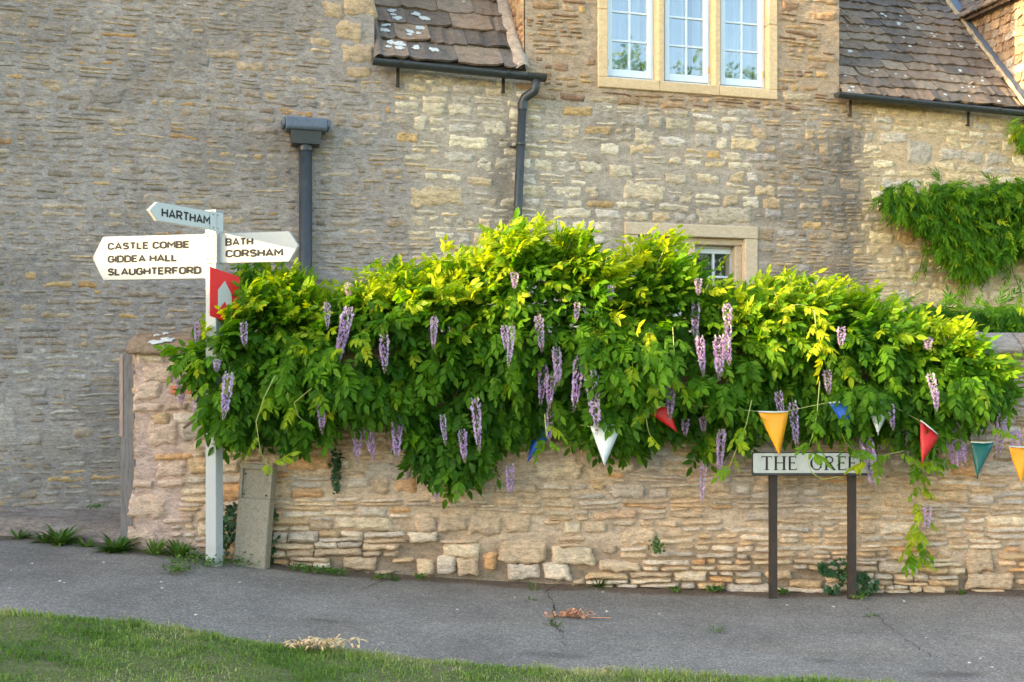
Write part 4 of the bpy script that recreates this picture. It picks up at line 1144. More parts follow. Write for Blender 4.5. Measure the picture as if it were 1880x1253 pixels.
# ---- the wisteria on the wall
top_px = [(338,640),(352,612),(385,588),(430,556),(455,512),(490,492),(530,500),(560,525),(600,545),(640,530),(690,512),(740,498),(790,484),(850,486),(885,470),(920,436),(965,424),(1010,424),(1060,438),(1100,480),(1150,492),(1185,458),(1215,462),(1250,478),(1290,508),(1320,548),(1380,528),(1440,514),(1500,528),(1560,534),(1610,540),(1650,570),(1700,602),(1750,614),(1790,635),(1830,662),(1872,700)]
bot_px = [(338,660),(350,720),(372,790),(400,838),(450,850),(520,852),(570,846),(610,824),(660,812),(720,806),(752,830),(766,905),(800,925),(850,920),(895,893),(915,842),(960,826),(1010,822),(1060,832),(1090,850),(1150,858),(1200,848),(1260,862),(1310,872),(1360,852),(1400,826),(1470,820),(1540,826),(1590,836),(1640,850),(1690,862),(1740,845),(1790,812),(1840,790),(1872,740)]
tX = [(a - CX) * 8.62 / F for a, b in top_px]; tZ = [ZC + (HZ - b) * 8.75 / F for a, b in top_px]
bX = [(a - CX) * 8.55 / F for a, b in bot_px]; bZ = [ZC + (HZ - b) * 8.52 / F for a, b in bot_px]
wx0, wx1 = tX[0], tX[-1]
wis = empty('wisteria', (.1, 8.75, 0), 0, label='large flowering wisteria spilling over the garden wall', cat='climbing plant')
WO = np.array((.1, 8.75, 0))
def wsurf(X, phi, inset):
    """point and outward normal on the lumpy body of the plant; phi from -80 (hanging skirt) over 0 (front) to 140 deg (back of the top)"""
    zt = np.interp(X, tX, tZ) - .09; zb = np.interp(X, bX, bZ) + .20
    taper = np.clip(np.minimum((X - wx0) * 2.4, wx1 - X) / .9, .12, 1) ** .6
    lump = (fbm(X * 1.5, phi * 1.6, 51, 3) - .5)
    B = (.42 + .85 * lump) * (.45 + .55 * taper); B = np.clip(B, .14, .8); B = np.maximum(B, .56 * np.exp(-((X + 2.2) / .42) ** 2))
    zm = (zt + zb) / 2; h = np.maximum((zt - zb) / 2, .05)
    c = np.cos(phi); s = np.sin(phi)
    y = np.where(c > 0, 8.72 - B * np.abs(c) ** .75, 8.72 + .75 * np.abs(c) ** .8)
    hh = h * (1 + .30 * lump * (phi > .2))
    z = zm + hh * np.sign(s) * np.abs(s) ** .85
    n = np.stack([.25 * (vn(X * 2.1, phi * 2, 61) - .5), -c * 1.0, s * .9], 1); n /= np.linalg.norm(n, axis=1, keepdims=True)
    p = np.stack([X, y, z], 1) - n * inset[:, None]
    return p, n
def make_foliage(N, seed, inset_rng, r=None):
    r = np.random.default_rng(seed)
    X = r.uniform(wx0 + .04, wx1 - .10, N * 2)
    hgt_ = np.interp(X, tX, tZ) - np.interp(X, bX, bZ); X = X[r.random(len(X)) < np.clip(hgt_ / 1.5, .18, 1)][:N]
    n = len(X); phi = np.where(r.random(n) < .80, R(-84) + r.random(n) * R(170), R(86) + r.random(n) * R(45))
    ins = inset_rng[0] + (inset_rng[1] - inset_rng[0]) * r.random(n) ** 1.3
    P, nr = wsurf(X, phi, ins)
    # thin out in clumps so that darker gaps show between shoots
    gap = fbm(P[:, 0] * 3.2, P[:, 2] * 3.6, 71, 2); keep = (gap > .38) | (r.random(n) < .35) | (ins > .15)
    P, nr, phi, ins, X = P[keep], nr[keep], phi[keep], ins[keep], X[keep]; n = len(P)
    clear = np.zeros(len(P), bool)
    for (_, _, _, q, Lq) in FL:
        clear |= (np.abs(P[:, 0] - q.x) < .115) & (P[:, 2] < q.z + .13) & (P[:, 2] > q.z - Lq - .02) & (P[:, 1] < q.y + .30)
    clear = clear & (r.random(n) > .22)
    pxl_, pyl_ = CX + F * P[:, 0] / P[:, 1], HZ - F * (P[:, 2] - ZC) / P[:, 1]
    clear |= (pxl_ > 345) & (pxl_ < 445) & (pyl_ < 552) & (P[:, 1] < 8.62)
    keep = ~clear
    P, nr, phi, ins, X = P[keep], nr[keep], phi[keep], ins[keep], X[keep]; n = len(P)
    inside = (P[:, 1] > 8.66) & (P[:, 2] < WT + .2); P[:, 1] = np.where(inside, 8.66 - .03 * r.random(n), P[:, 1])
    return P, nr, phi, ins, X
fl = [(640,566,92),(705,615,68),(600,556,42),(797,582,50),(447,592,42),(420,685,66),(362,590,42),(332,690,52),(364,725,62),(398,660,20),(940,600,62),(925,598,36),(988,580,66),(1022,640,64),(998,668,60),(1012,690,50),(1065,655,82),(1085,678,96),(1060,556,34),(872,732,76),(848,790,52),(812,762,44),(730,755,82),(655,766,66),(672,770,70),(588,720,60),(800,868,52),(937,852,58),
      (1277,556,62),(1284,618,56),(1335,558,74),(1320,618,74),(1332,620,50),(1518,680,38),(1428,720,56),(1455,738,64),(1325,790,66),(1292,850,60),(1232,698,56),(1589,800,90),(1708,686,44),(1717,716,40),(1752,770,74),(1748,800,50),(1662,775,46),(1635,742,40),(1842,758,74),(1866,790,50),(1704,930,40),(1800,745,26),(1704,620,22),(1545,600,36),(945,500,26),(1122,524,28),(1282,512,24),(640,520,26),(1290,765,26),(1258,768,26),(1664,828,20),(1012,745,60)]
FL = []
for k, (px, py, ln) in enumerate(fl):
    rq = random.Random(k * 7 + 1)
    X = (px - CX) * 8.4 / F; z = ZC + (HZ - py) * 8.4 / F
    # sits just in front of the leafy surface at this height
    ph = np.linspace(R(-84), R(100), 120); pp, _ = wsurf(np.full(120, X), ph, np.zeros(120)); j = int(np.argmin(np.abs(pp[:, 2] - (z - .12)))); Y = float(pp[j, 1]) - rq.uniform(.09, .20)
    if px in (332, 362, 364, 1866): Y = 8.45
    if py > 845: Y = 8.55 if py < 920 else 8.58
    Y = min(Y, 8.56)
    if px == 1589: Y = 8.40
    p = PX(px, py, Y); Ls = ln / F * Y * 1.08
    FL.append((px, py, ln, p, Ls))
TW = [leaf_template(s, 4 + s % 2, .44, .46, .5, 60) for s in range(1, 11)]
TY = [leaf_template(s + 50, 4, .46, .44, .15, 52) for s in range(1, 6)]
P, nr, phi, ins, Xl = make_foliage(9800, 21, (0, .30)); n = len(P); r_ = np.random.default_rng(33)
rnd = r_.standard_normal((n, 3))
upness = np.clip(nr[:, 2], -.2, 1)[:, None]
d = nr * .75 + rnd * .45 + np.array([0, 0, -1.0]) * (.72 - .95 * np.clip(upness, 0, 1)) + np.array([0, -.18, 0])
upv = nr * .5 + np.array([0, -.25, .85]) + .45 * r_.standard_normal((n, 3)) + np.array([-.75, -.5, 0]) * np.clip(upness + .15, 0, 1)   # outer leaves turn to the light
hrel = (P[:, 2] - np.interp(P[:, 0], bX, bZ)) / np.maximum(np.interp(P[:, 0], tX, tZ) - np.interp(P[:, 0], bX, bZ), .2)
tint = np.clip(.12 + .68 * hrel ** 2.0 + .55 * (fbm(P[:, 0] * 2.2, P[:, 2] * 2.6, 81) - .45) + .16 * r_.standard_normal(n) - ins * 1.5, 0, 1)  # crown paled, low and inner leaves darkened: sun and shade painted into tint
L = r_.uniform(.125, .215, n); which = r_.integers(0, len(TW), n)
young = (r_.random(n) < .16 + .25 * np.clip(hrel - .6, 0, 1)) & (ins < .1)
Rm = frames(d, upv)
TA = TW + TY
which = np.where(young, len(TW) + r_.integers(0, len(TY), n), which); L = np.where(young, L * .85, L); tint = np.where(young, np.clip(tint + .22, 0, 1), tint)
# the 290 leaves that show largest are parts of their own
score = np.where((ins < .045) & (phi > R(-80)) & (phi < R(95)), L * (9.2 - P[:, 1]) + .04 * r_.random(n), -1)
big = np.argsort(-score)[:290]; rest = np.setdiff1d(np.arange(n), big)
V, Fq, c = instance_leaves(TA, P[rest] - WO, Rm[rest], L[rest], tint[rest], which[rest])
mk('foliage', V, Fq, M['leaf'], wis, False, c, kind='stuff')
LM = {}
for i in big:
    key = (int(which[i]), int(min(tint[i] * 5, 4)))
    if key not in LM:
        v, t, q = TA[key[0]]; cc = np.zeros((len(v), 3)); cc[:, 0] = (key[1] + .5) / 5
        LM[key] = meshdata('leaf', v, [t, q], M['leaf'], False, cc)
    o = bpy.data.objects.new('leaf', LM[key]); put(o, wis)
    m4 = Matrix([[*(Rm[i][a] * L[i]), (P[i] - WO)[a]] for a in range(3)] + [[0, 0, 0, 1]]); o.matrix_local = m4
# young shoots standing out of the top, and trailing shoots
def shoot(pts, nl, seed, tintb, Lr=(.10, .18), name='shoot', parent=wis, origin=WO, mat='leaf', T=None, rad=.004, stemmat='tendril'):
    r = np.random.default_rng(seed); pts = [np.array(p) for p in pts]; T = T or TY
    def at(t):
        k = min(int(t * (len(pts) - 1)), len(pts) - 2); f = t * (len(pts) - 1) - k; return pts[k] * (1 - f) + pts[k + 1] * f, pts[k + 1] - pts[k]
    P = []; D = []
    for k in range(nl):
        p, tg = at((k + .6) / nl); tg = tg / (np.linalg.norm(tg) + 1e-9); a = k * 2.4
        side = np.array([math.cos(a), -.5 + .5 * math.sin(a), .35 * math.sin(a * 1.7)])
        P.append(p); D.append(tg * .5 + side * .8 + np.array([0, 0, -.15]))
    P = np.array(P); D = np.array(D); n = len(P)
    st = MB().tube([Vector(p - origin) for p in pts], [rad * (1 - .6 * i / len(pts)) for i in range(len(pts))], 5).build(name, M[stemmat], parent, smooth=True)
    if n:
        V, Fq, c = instance_leaves(T, P - origin, frames(D, np.tile([0, -.3, .9], (n, 1)) + .3 * r.standard_normal((n, 3))), r.uniform(*Lr, n), np.clip(tintb + .12 * r.standard_normal(n), 0, 1), r.integers(0, len(T), n))
        mk('shoot_leaves', V, Fq, M[mat], st, False, c)
    return st
rs = random.Random(5)
for k in range(84):
    X = rs.uniform(wx0 + .75, wx1 - .4); p, nn = wsurf(np.array([X]), np.array([R(rs.uniform(35, 100))]), np.array([.03])); p = p[0]; nn = nn[0]
    dv = Vector(nn) * .5 + Vector((rs.uniform(-.6, .6), rs.uniform(-.3, .2), .8)); dv.normalize(); ln = rs.uniform(.12, .30)
    q = [p + np.array(dv) * ln * t + np.array([0, 0, -.10 * ln * t * t]) for t in (0, .33, .66, 1)]
    shoot(q, rs.randint(3, 6), 500 + k, .78)
def pxl(lst, Y): return [np.array(PX(a, b, Y)) for a, b in lst]
for lst, Y, nl, tb in (([(765,568),(800,540),(840,508),(880,470),(905,448)], 8.5, 4, .9), ([(1035,432),(1052,424),(1066,420),(1072,445)], 8.6, 2, .9), ([(1062,410),(1068,430),(1075,455)], 8.7, 0, .8), ([(1110,446),(1130,438),(1150,448)], 8.6, 2, .9),
     ([(1225,640),(1222,690),(1205,730),(1185,760),(1190,790),(1198,812)], 8.16, 3, .6), ([(1235,600),(1238,650),(1236,700)], 8.15, 3, .55), ([(505,690),(485,730),(470,775),(478,830),(490,853),(497,855),(497,848)], 8.12, 4, .6),
     ([(600,690),(570,715),(540,740),(548,765),(560,775)], 8.12, 3, .7), ([(1380,735),(1370,780),(1350,830),(1338,860)], 8.2, 5, .6), ([(1505,700),(1500,760),(1492,800),(1478,835)], 8.15, 6, .55), ([(1478,833),(1490,868),(1510,881),(1540,875),(1552,885),(1545,888)], 8.3, 0, .6),
     ([(1495,570),(1498,600),(1505,625),(1512,650)], 8.2, 7, 1.0), ([(1480,560),(1460,560),(1440,570)], 8.3, 4, .95),
     ([(1810,700),(1816,740),(1812,770),(1828,790)], 8.25, 3, .6), ([(1695,835),(1692,870),(1688,900),(1690,950),(1685,1000),(1690,1030)], 8.62, 14, .6), ([(1690,940),(1680,985),(1672,1020)], 8.62, 8, .7),
     ([(455,495),(470,470),(480,492)], 8.7, 4, .5), ([(1660,828),(1625,836),(1590,846)], 8.36, 5, .55), ([(1545,796),(1552,812),(1566,826)], 8.38, 3, .4), ([(1668,840),(1690,850),(1715,846)], 8.4, 5, .45), ([(1000,760),(1003,800),(1012,812)], 8.15, 3, .6)):
    shoot(pxl(lst, Y), nl, int(lst[0][0]), tb)
# woody stems inside
for k in range(16):
    X = rs.uniform(wx0 + .4, wx1 - .5); z0_ = float(np.interp(X, bX, bZ)); zt_ = float(np.interp(X, tX, tZ))
    q = [(X + rs.uniform(-.5, .5) - .1, 8.62, z0_ + .25), (X + rs.uniform(-.2, .2) - .1, 8.55, (z0_ + zt_) / 2), (X + rs.uniform(-.3, .3) - .1, 8.72, zt_ - .25), (X - .1, 9.0, WT + .25)]
    MB().tube([Vector(a) - Vector((0, 8.75, 0)) for a in q], [.010, .016, .020, .024], 6).build('stem', M['bark'], wis, smooth=True)
MB().tube([Vector(a) - Vector((.1, 8.75, 0)) for a in ((-2.6, 9.05, WT + .22), (-1.2, 9.0, WT + .26), (.2, 9.12, WT + .3), (1.6, 9.0, WT + .24), (3.2, 9.1, WT + .2))], [.03, .04, .045, .04, .025], 8).build('main_stem', M['bark'], wis, smooth=True)
MB().tube([Vector(a) - Vector((.1, 8.75, 0)) for a in ((.3, 9.75, 0), (.25, 9.6, 1.0), (.2, 9.35, 1.9), (.2, 9.12, WT + .3))], [.06, .055, .05, .045], 8).build('trunk', M['bark'], wis, smooth=True)
# flower racemes
def raceme(seed, nfl=150, thin=1.0):
    r = np.random.default_rng(seed); V = []; Fq = []; C = []
    for k in range(nfl):
        t = (k + r.random()) / nfl; rad = (.125 * (1 - t) ** .8 + .018) * thin * (1 if t > .08 else .6); a = k * 2.4 + r.uniform(-.4, .4)
        open_ = 1 if t < .72 else max(.3, 1 - (t - .72) * 2.4)
        c0 = np.array([math.cos(a) * rad, math.sin(a) * rad, -t + r.uniform(-.02, .02)])
        for pnum in range(2):
            u = r.standard_normal(3); out = np.array([math.cos(a), math.sin(a), .2 - .5 * pnum]); w = np.cross(u, out); w /= np.linalg.norm(w); v = np.cross(out, w); s = .068 * open_ * r.uniform(.75, 1.15)
            b = len(V); V += [c0, c0 + (out * .4 + w * .8) * s, c0 + out * s * 1.0 + v * s * .35, c0 + (out * .4 - w * .8) * s]
            Fq.append((b, b+1, b+2, b+3))
            pale = np.array((.80, .64, .80)); vio = np.array((.55, .35, .68)); tip = np.array((.40, .30, .26))
            cc = (pale if pnum == 0 else vio) * r.uniform(.85, 1.12)
            if t > .85 and r.random() < .7: cc = tip
            if t < .1 and r.random() < .5: cc = np.array((.5, .45, .5))
            C += [cc] * 4
    b = len(V)
    V += [np.array(q) for q in ((.006, 0, .15), (-.006, 0, .15), (-.006, 0, -1.04), (.006, 0, -1.04))]; Fq.append((b, b+1, b+2, b+3)); C += [np.array((.25, .27, .12))] * 4
    return meshdata('flower_cluster', np.array(V), [np.array(Fq)], M['petal'], False, np.array(C))
RM = [raceme(s) for s in (1, 2, 3, 4)] + [raceme(s, 80, .8) for s in (5, 6)] + [raceme(s, 105, 1.0) for s in (7, 8, 9)]
for k, (px, py, ln, p, Ls) in enumerate(FL):
    rq = random.Random(k * 7 + 2)
    o = bpy.data.objects.new('flower_cluster', RM[(k * 5) % 9 if ln > 45 else 4 + k % 2]); put(o, wis)
    o.location = p - Vector(WO); o.rotation_euler = (R(rq.uniform(-6, 6)), R(rq.uniform(-9, 12)), rq.uniform(0, 6)); o.scale = (max(Ls, .26) * rq.uniform(.62, .9),) * 2 + (Ls * rq.uniform(.95, 1.25),)

# ------------------------------------------------------------------ climbers on the house and shrub behind the wall
TN_ = [leaf_template(s + 90, 5, .50, .24, .9, 48) for s in range(1, 6)]
def mass(name, label, cat, poly, dfun, N, seed, Lr, tintb, mat, T, group=None, hang=.9):
    """leafy mass over a pixel outline at real depth: poly in photo pixels, dfun(u) -> world distance range"""
    r = np.random.default_rng(seed); poly = np.array(poly, float)
    mn, mx_ = poly.min(0), poly.max(0); P = []
    def inside(x, y):
        c = False; j = len(poly) - 1
        for i in range(len(poly)):
            if (poly[i, 1] > y) != (poly[j, 1] > y) and x < (poly[j, 0] - poly[i, 0]) * (y - poly[i, 1]) / (poly[j, 1] - poly[i, 1]) + poly[i, 0]: c = not c
            j = i
        return c
    while len(P) < N:
        x, y = r.uniform(mn[0], mx_[0]), r.uniform(mn[1], mx_[1])
        if inside(x, y) and (vn(x / 22, y / 22, seed) > .42 or r.random() < .22):
            P.append(dfun(x, y, r.random()))
    P = np.array(P); n = len(P); o = P.mean(0); o[2] = P[:, 2].min()
    root = empty(name, tuple(o), 0, label=label, cat=cat, group=group)
    d = np.array([0, -.55, -.25 * hang]) + np.array([.6, .3, .45]) * r.standard_normal((n, 3)); d[:, 2] -= .25 * hang
    V, Fq, c = instance_leaves(T, P - o, frames(d, np.tile([0, -.4, .8], (n, 1)) + .3 * r.standard_normal((n, 3))), r.uniform(*Lr, n), np.clip(tintb + .2 * r.standard_normal(n), 0, 1), r.integers(0, len(T), n))
    mk('foliage', V, Fq, M[mat], root, False, c, kind='stuff')
    for k in range(5):
        a, b = P[r.integers(n)], P[r.integers(n)]
        MB().tube([Vector(a - o) + Vector((0, .1, 0)), Vector((a + b) / 2 - o) + Vector((0, .12, 0)), Vector(b - o) + Vector((0, .1, 0))], [.012, .01, .006], 6).build('stem', M['bark'], root, smooth=True)
    return root, o
def on_house(x, y, q, a=.04, b=.36):
    d = -(a + (b - a) * q); s_, z_ = hw(x, y, d); return (AX + s_ * ct - d * sn, AY + s_ * sn + d * ct, z_)
vine, vo = mass('wall_vine', 'dark green leafy vine hanging on the house wall under the right gutter', 'climbing plant',
     [(1612,352),(1640,334),(1690,326),(1740,334),(1800,338),(1850,332),(1960,330),(1960,470),(1880,452),(1852,455),(1835,478),(1800,496),(1775,503),(1752,492),(1745,470),(1722,455),(1710,425),(1680,405),(1640,385)], on_house, 2600, 41, (.10, .17), .36, 'leaf', TN_)
for lst in ([(1700,420),(1698,450),(1688,500)], [(1760,500),(1772,525),(1768,545)], [(1850,455),(1860,500),(1876,540)]):
    q = [np.array(on_house(a, b, .2)) for a, b in lst]; shoot(q, 5, lst[0][0] + 1, .45, (.12, .18), 'stem', vine, vo, 'leaf', TN_, .006, 'bark')
def behind(x, y, q):
    Y = 9.55 + .7 * q; p = PX(x, y, Y); return (p.x, p.y, p.z)
mass('garden_shrub', 'low dark shrub showing above the coping at the right', 'shrub', [(1640,572),(1690,554),(1720,566),(1760,558),(1800,562),(1850,556),(1950,562),(1950,680),(1640,680)], behind, 2000, 43, (.12, .18), .24, 'leaf', TN_)
mass('garden_sapling', 'thin sapling leaves rising beside the fingerpost above the wisteria', 'shrub', [(448,486),(480,488),(505,505),(520,530),(455,530)], lambda x, y, q: tuple(PX(x, y, 9.4 + .2 * q)), 60, 44, (.12, .18), .3, 'leaf', TW)
mass('eave_creeper', 'green creeper tip at the right edge just under the gutter', 'climbing plant', [(1862,222),(1900,210),(1950,215),(1950,262),(1880,262),(1866,240)], lambda x, y, q: on_house(x, y, q, .03, .2), 120, 45, (.12, .18), .5, 'leaf', TN_)
# ground behind the wall and dark planting so the garden is not empty
V, Fq = gridmesh(np.linspace(-3.0, 9, 40), np.linspace(0, 1, 6), lambda x, y: x * 0)
V = np.stack([V[:, 0], 9.22 + V[:, 1] * (AY + (V[:, 0] - AX) * math.tan(TH) - 9.2), g(V[:, 0]) + .25], 1)
mk('garden_bed', V, Fq, M['turf'], None, True, kind='structure')

# ------------------------------------------------------------------ bunting
M['b_white'] = mat_plain('pennant_white', (.62, .66, .68), .45, .04, 8, .02)
M['b_red'] = mat_plain('pennant_red', (.52, .012, .016), .45, .05, 8, .02)
M['b_blue'] = mat_plain('pennant_blue', (.010, .085, .46), .4, .05, 8, .02)
M['b_orange'] = mat_plain('pennant_orange', (.80, .33, .012), .4, .05, 8, .02)
M['b_green'] = mat_plain('pennant_green', (.004, .105, .10), .4, .05, 8, .02)
bun = empty('bunting', (1.9, 8.2, 1.3), 0, label='string of coloured pennants hung through the wisteria', cat='bunting')
BO = Vector((1.9, 8.2, 1.3))
pen = [('b_blue', (982,780), (1030,776), (968,850), 8.52), ('b_white', (1084,784), (1142,778), (1110,857), 8.04), ('b_red', (1188,756), (1226,740), (1244,794), 8.14), ('b_orange', (1392,756), (1447,756), (1432,840), 8.10), ('b_blue', (1522,740), (1563,735), (1562,800), 8.12),
       ('b_white', (1588,730), (1636,742), (1612,800), 8.15), ('b_red', (1690,772), (1724,800), (1692,853), 8.14), ('b_green', (1783,812), (1824,812), (1794,880), 8.28), ('b_orange', (1852,820), (1898,820), (1875,890), 8.30)]
cord = []
for nm, a, b, t, Y in pen:
    Y += .11
    A_, B_, T_ = PX(*a, Y), PX(*b, Y + .02), PX(*t, Y - .02); V = []; Fq = []; n = 6
    for i in range(n + 1):
        f = i / n; l = A_.lerp(T_, f); r__ = B_.lerp(T_, f)
        for j in range(5):
            q = l.lerp(r__, j / 4); q = q + Vector((0, -.012 * math.sin(math.pi * j / 4) * (1 - f) + .015 * math.sin(4 * f + j), 0)); V.append(q - BO)
        if i: Fq += [(5*(i-1)+j, 5*(i-1)+j+1, 5*i+j+1, 5*i+j) for j in range(4)]
    o = mk('pennant', V, Fq, M[nm], bun, True)
    so = o.modifiers.new('thickness', 'SOLIDIFY'); so.thickness = .0015
    hem = MB().tube([A_ - BO, (A_ + B_) / 2 - BO + Vector((0, -.03, -.004)), B_ - BO], .0055, 6).build('hem_tape', M['b_white'], o)
    cord += [A_ - BO + Vector((0, .05, 0)), B_ - BO + Vector((0, .05, 0))]
MB().tube([Vector((-1.0, 8.5, 1.35)) - BO] + cord + [Vector((4.4, 8.35, 1.25)) - BO], .0025, 6).build('cord', M['tendril'], bun)

# ------------------------------------------------------------------ weeds, ivy, litter
def rosette(name, px, py, label, n=26, ln=.13, w=.016, tint=.45, seed=1, bend=1.0, Yfix=None, zoff=0.0, group=None, cat='weed'):
    """tuft of arching strap leaves"""
    p = GP(px, py) if Yfix is None else PX(px, py, Yfix); r = np.random.default_rng(seed); V = []; Fq = []; C = []
    for k in range(n):
        a = r.uniform(0, 2 * np.pi); L_ = ln * r.uniform(.55, 1.1); el = R(r.uniform(25, 80)); b = np.array([math.cos(a) * .02, math.sin(a) * .02, -.01]); s = np.array([-math.sin(a), math.cos(a), 0]); m = 5; tn = np.clip(tint + .2 * r.standard_normal(), 0, 1); st = len(V)
        for i in range(m):
            t = i / (m - 1); e2 = el - bend * t * R(45); hd = np.array([math.cos(a), math.sin(a), 0])
            b = b if i == 0 else b + (hd * math.cos(e2) + np.array([0, 0, 1]) * math.sin(e2)) * L_ / (m - 1)
            ww = w * math.sin(math.pi * (.12 + .86 * t)) * .8
            V += [b + s * ww, b + np.array([0, 0, -.3 * ww]), b - s * ww]; C += [(tn, .5, 0)] * 3
            if i: q = st + 3 * (i - 1); Fq += [(q, q+1, q+4, q+3), (q+1, q+2, q+5, q+4)]
    o = mk(name, V, [np.array(Fq)], M['weed'], None, False, np.array(C), label=label, cat=cat, group=group); o.location = (p.x, p.y, p.z + zoff); return o
rosette('plantain_weed', 112, 998, 'broad plantain clump spreading on the path edge at far left', 70, .22, .020, .55, 1)
rosette('plantain_weed', 84, 996, 'smaller plantain left of the broad clump on the path edge', 36, .15, .016, .5, 2)
rosette('plantain_weed', 35, 988, 'lone upright plantain nearest the left edge of the picture', 22, .13, .014, .5, 3)
rosette('plantain_weed', 158, 1003, 'small plantain between the broad clump and the timber post', 26, .11, .014, .5, 4)
rosette('plantain_weed', 215, 1012, 'large leafy plantain at the foot of the timber post', 90, .20, .020, .48, 5)
rosette('plantain_weed', 284, 1018, 'loose plantain tuft against the left end of the garden wall', 40, .17, .016, .6, 6, .7)
rosette('plantain_weed', 330, 1022, 'upright plantain tuft just left of the white fingerpost', 52, .20, .018, .5, 7, .7)
rosette('grass_tuft', 1100, 1077, 'dark grass tuft at the foot of the wall below the white pennant', 80, .17, .007, .42, 8, 1.1, cat='grass tuft')
rosette('grass_tuft', 1018, 1150, 'tiny grass tuft growing in the path crack', 18, .09, .005, .55, 9, .5, cat='grass tuft')
rosette('grass_tuft', 982, 1085, 'wispy seedling at the wall foot above the path crack', 14, .12, .004, .6, 10, .4, cat='grass tuft')
rosette('grass_tuft', 972, 1104, 'yellowish low weed patch on the path near the crack', 22, .06, .008, .7, 11, 1.3, cat='weed')
rosette('grass_tuft', 1313, 1160, 'isolated grass tuft in the middle of the path', 24, .08, .004, .6, 12, .8, cat='grass tuft')
rosette('grass_tuft', 1600, 1132, 'low moss tuft on the path right of the nameplate posts', 22, .05, .006, .6, 13, 1.2, cat='weed')
rosette('grass_tuft', 1765, 1090, 'small weed at the wall foot under the boulder at right', 20, .07, .009, .4, 14, 1, cat='weed')
rosette('grass_tuft', 726, 1066, 'upright weed at the wall foot below the hanging wisteria skirt', 18, .10, .009, .4, 15, .6, cat='weed')
IVY = [(0, 0), (.32, -.10), (.62, .12), (.45, .30), (.62, .62), (.28, .52), (0, 1.0), (-.28, .52), (-.62, .62), (-.45, .30), (-.62, .12), (-.32, -.10)]
def ivy(name, label, pts, n, size, seed, tint=.35, mat='ivy', cat='ivy', nrm=(0, -1, .45)):
    """patch of small lobed leaves scattered round 3-D points (p, radius)"""
    r = np.random.default_rng(seed); V = []; Fq = []; C = []; o0 = np.array(pts[0][0])
    for k in range(n):
        p, rad = pts[r.integers(len(pts))]; p = np.array(p) + rad * (np.array([1, .45, 1]) * np.clip(r.standard_normal(3) * .5, -1, 1) if nrm[2] < .9 else np.array([r.normal() * .7, r.normal() * .55, abs(r.normal()) * .35])); s = size * r.uniform(.55, 1.15)
        nn = np.array(nrm) + .5 * r.standard_normal(3); nn /= np.linalg.norm(nn); u = np.cross(nn, r.standard_normal(3)); u /= np.linalg.norm(u); v = np.cross(nn, u); b = len(V); t = np.clip(tint + .22 * r.standard_normal(), 0, 1)
        V.append(p - o0 + v * .35 * s + nn * .08 * s); C.append((t, .5, 0))
        for a, c_ in IVY: V.append(p - o0 + (u * a + v * c_) * s - nn * .05 * s * abs(a)); C.append((t, .5, 0))
        Fq += [(b, b + 1 + i, b + 1 + (i + 1) % 12) for i in range(12)]
    o = mk(name, V, [np.array(Fq)], M[mat], None, False, np.array(C), label=label, cat=cat); o.location = o0; return o
def gpts(lst, lift=.02): return [((GP(a, b).x, GP(a, b).y, GP(a, b).z + lift), rd) for a, b, rd in lst]
ivy('ivy', 'small dark ivy strand hanging down the wall left of the wisteria skirt', [((PX(618, 836 + k * 9, 8.74).x, 8.74, PX(618, 836 + k * 9, 8.74).z), .055 - .004 * k) for k in range(8)], 170, .026, 3, .2)
ivy('ivy', 'ivy growing between the fingerpost and the concrete marker', [(tuple(PX(a, b, 8.68)), .06) for a, b in ((418, 960), (425, 985), (415, 1000), (428, 940), (412, 975))], 90, .045, 4, .25)
ivy('ivy', 'ivy leaves peeping out on the right of the concrete marker', [(tuple(PX(a, b, 8.70)), .035) for a, b in ((500, 940), (498, 950), (501, 990), (499, 1010), (498, 1030))], 46, .045, 5, .4)
ivy('ivy', 'bushy ivy clump behind the right post of the nameplate', [(tuple(PX(a, b, 8.66)), rd) for a, b, rd in ((1545, 1040, .09), (1552, 1060, .10), (1520, 1052, .04), (1582, 1060, .05), (1585, 1085, .08), (1530, 1082, .06), (1600, 1078, .05), (1510, 1045, .03))], 260, .040, 6, .35)
ivy('wall_weed', 'round green tuft rooted in the face of the garden wall', [(tuple(PX(1206, 1002, 8.72)), .06)], 70, .022, 7, .4, 'weed', 'weed')
ivy('ground_ivy', 'low ivy mat spreading on the ground round the fingerpost base', gpts([(425, 1038, .10), (450, 1040, .09), (400, 1042, .08), (380, 1042, .08), (345, 1035, .10), (320, 1040, .09), (335, 1052, .07), (320, 1056, .06), (362, 1032, .08)]), 520, .020, 8, .5, 'weed', 'ground ivy', (0, -.3, 1))
ivy('wall_weed', 'green weed strip at the wall foot right of the concrete marker', gpts([(545, 1048, .06), (560, 1052, .06), (580, 1054, .06), (600, 1056, .06), (622, 1058, .05)]), 260, .020, 9, .45, 'weed', 'weed', (0, -.4, 1))
ivy('wall_weed', 'small weed patch at the wall foot left of the upright weed', gpts([(698, 1066, .04)]), 90, .018, 10, .5, 'weed', 'weed', (0, -.4, 1))
ivy('wall_weed', 'small weed patch at the wall foot right of the upright weed', gpts([(772, 1066, .04)]), 60, .02, 11, .5, 'weed', 'weed', (0, -.4, 1))
ivy('wall_weed', 'weed patch at the wall foot left of the nameplate posts', gpts([(1312, 1088, .045)]), 110, .022, 12, .42, 'weed', 'weed', (0, -.5, 1))
ivy('wall_weed', 'little weed patch under the wall, midway to the dark grass tuft', gpts([(1240, 1089, .03)]), 60, .02, 13, .45, 'weed', 'weed', (0, -.5, 1))
ivy('wall_weed', 'weeds round the foot of the left nameplate post', gpts([(1436, 1092, .035)]), 80, .022, 14, .5, 'weed', 'weed', (0, -.5, 1))
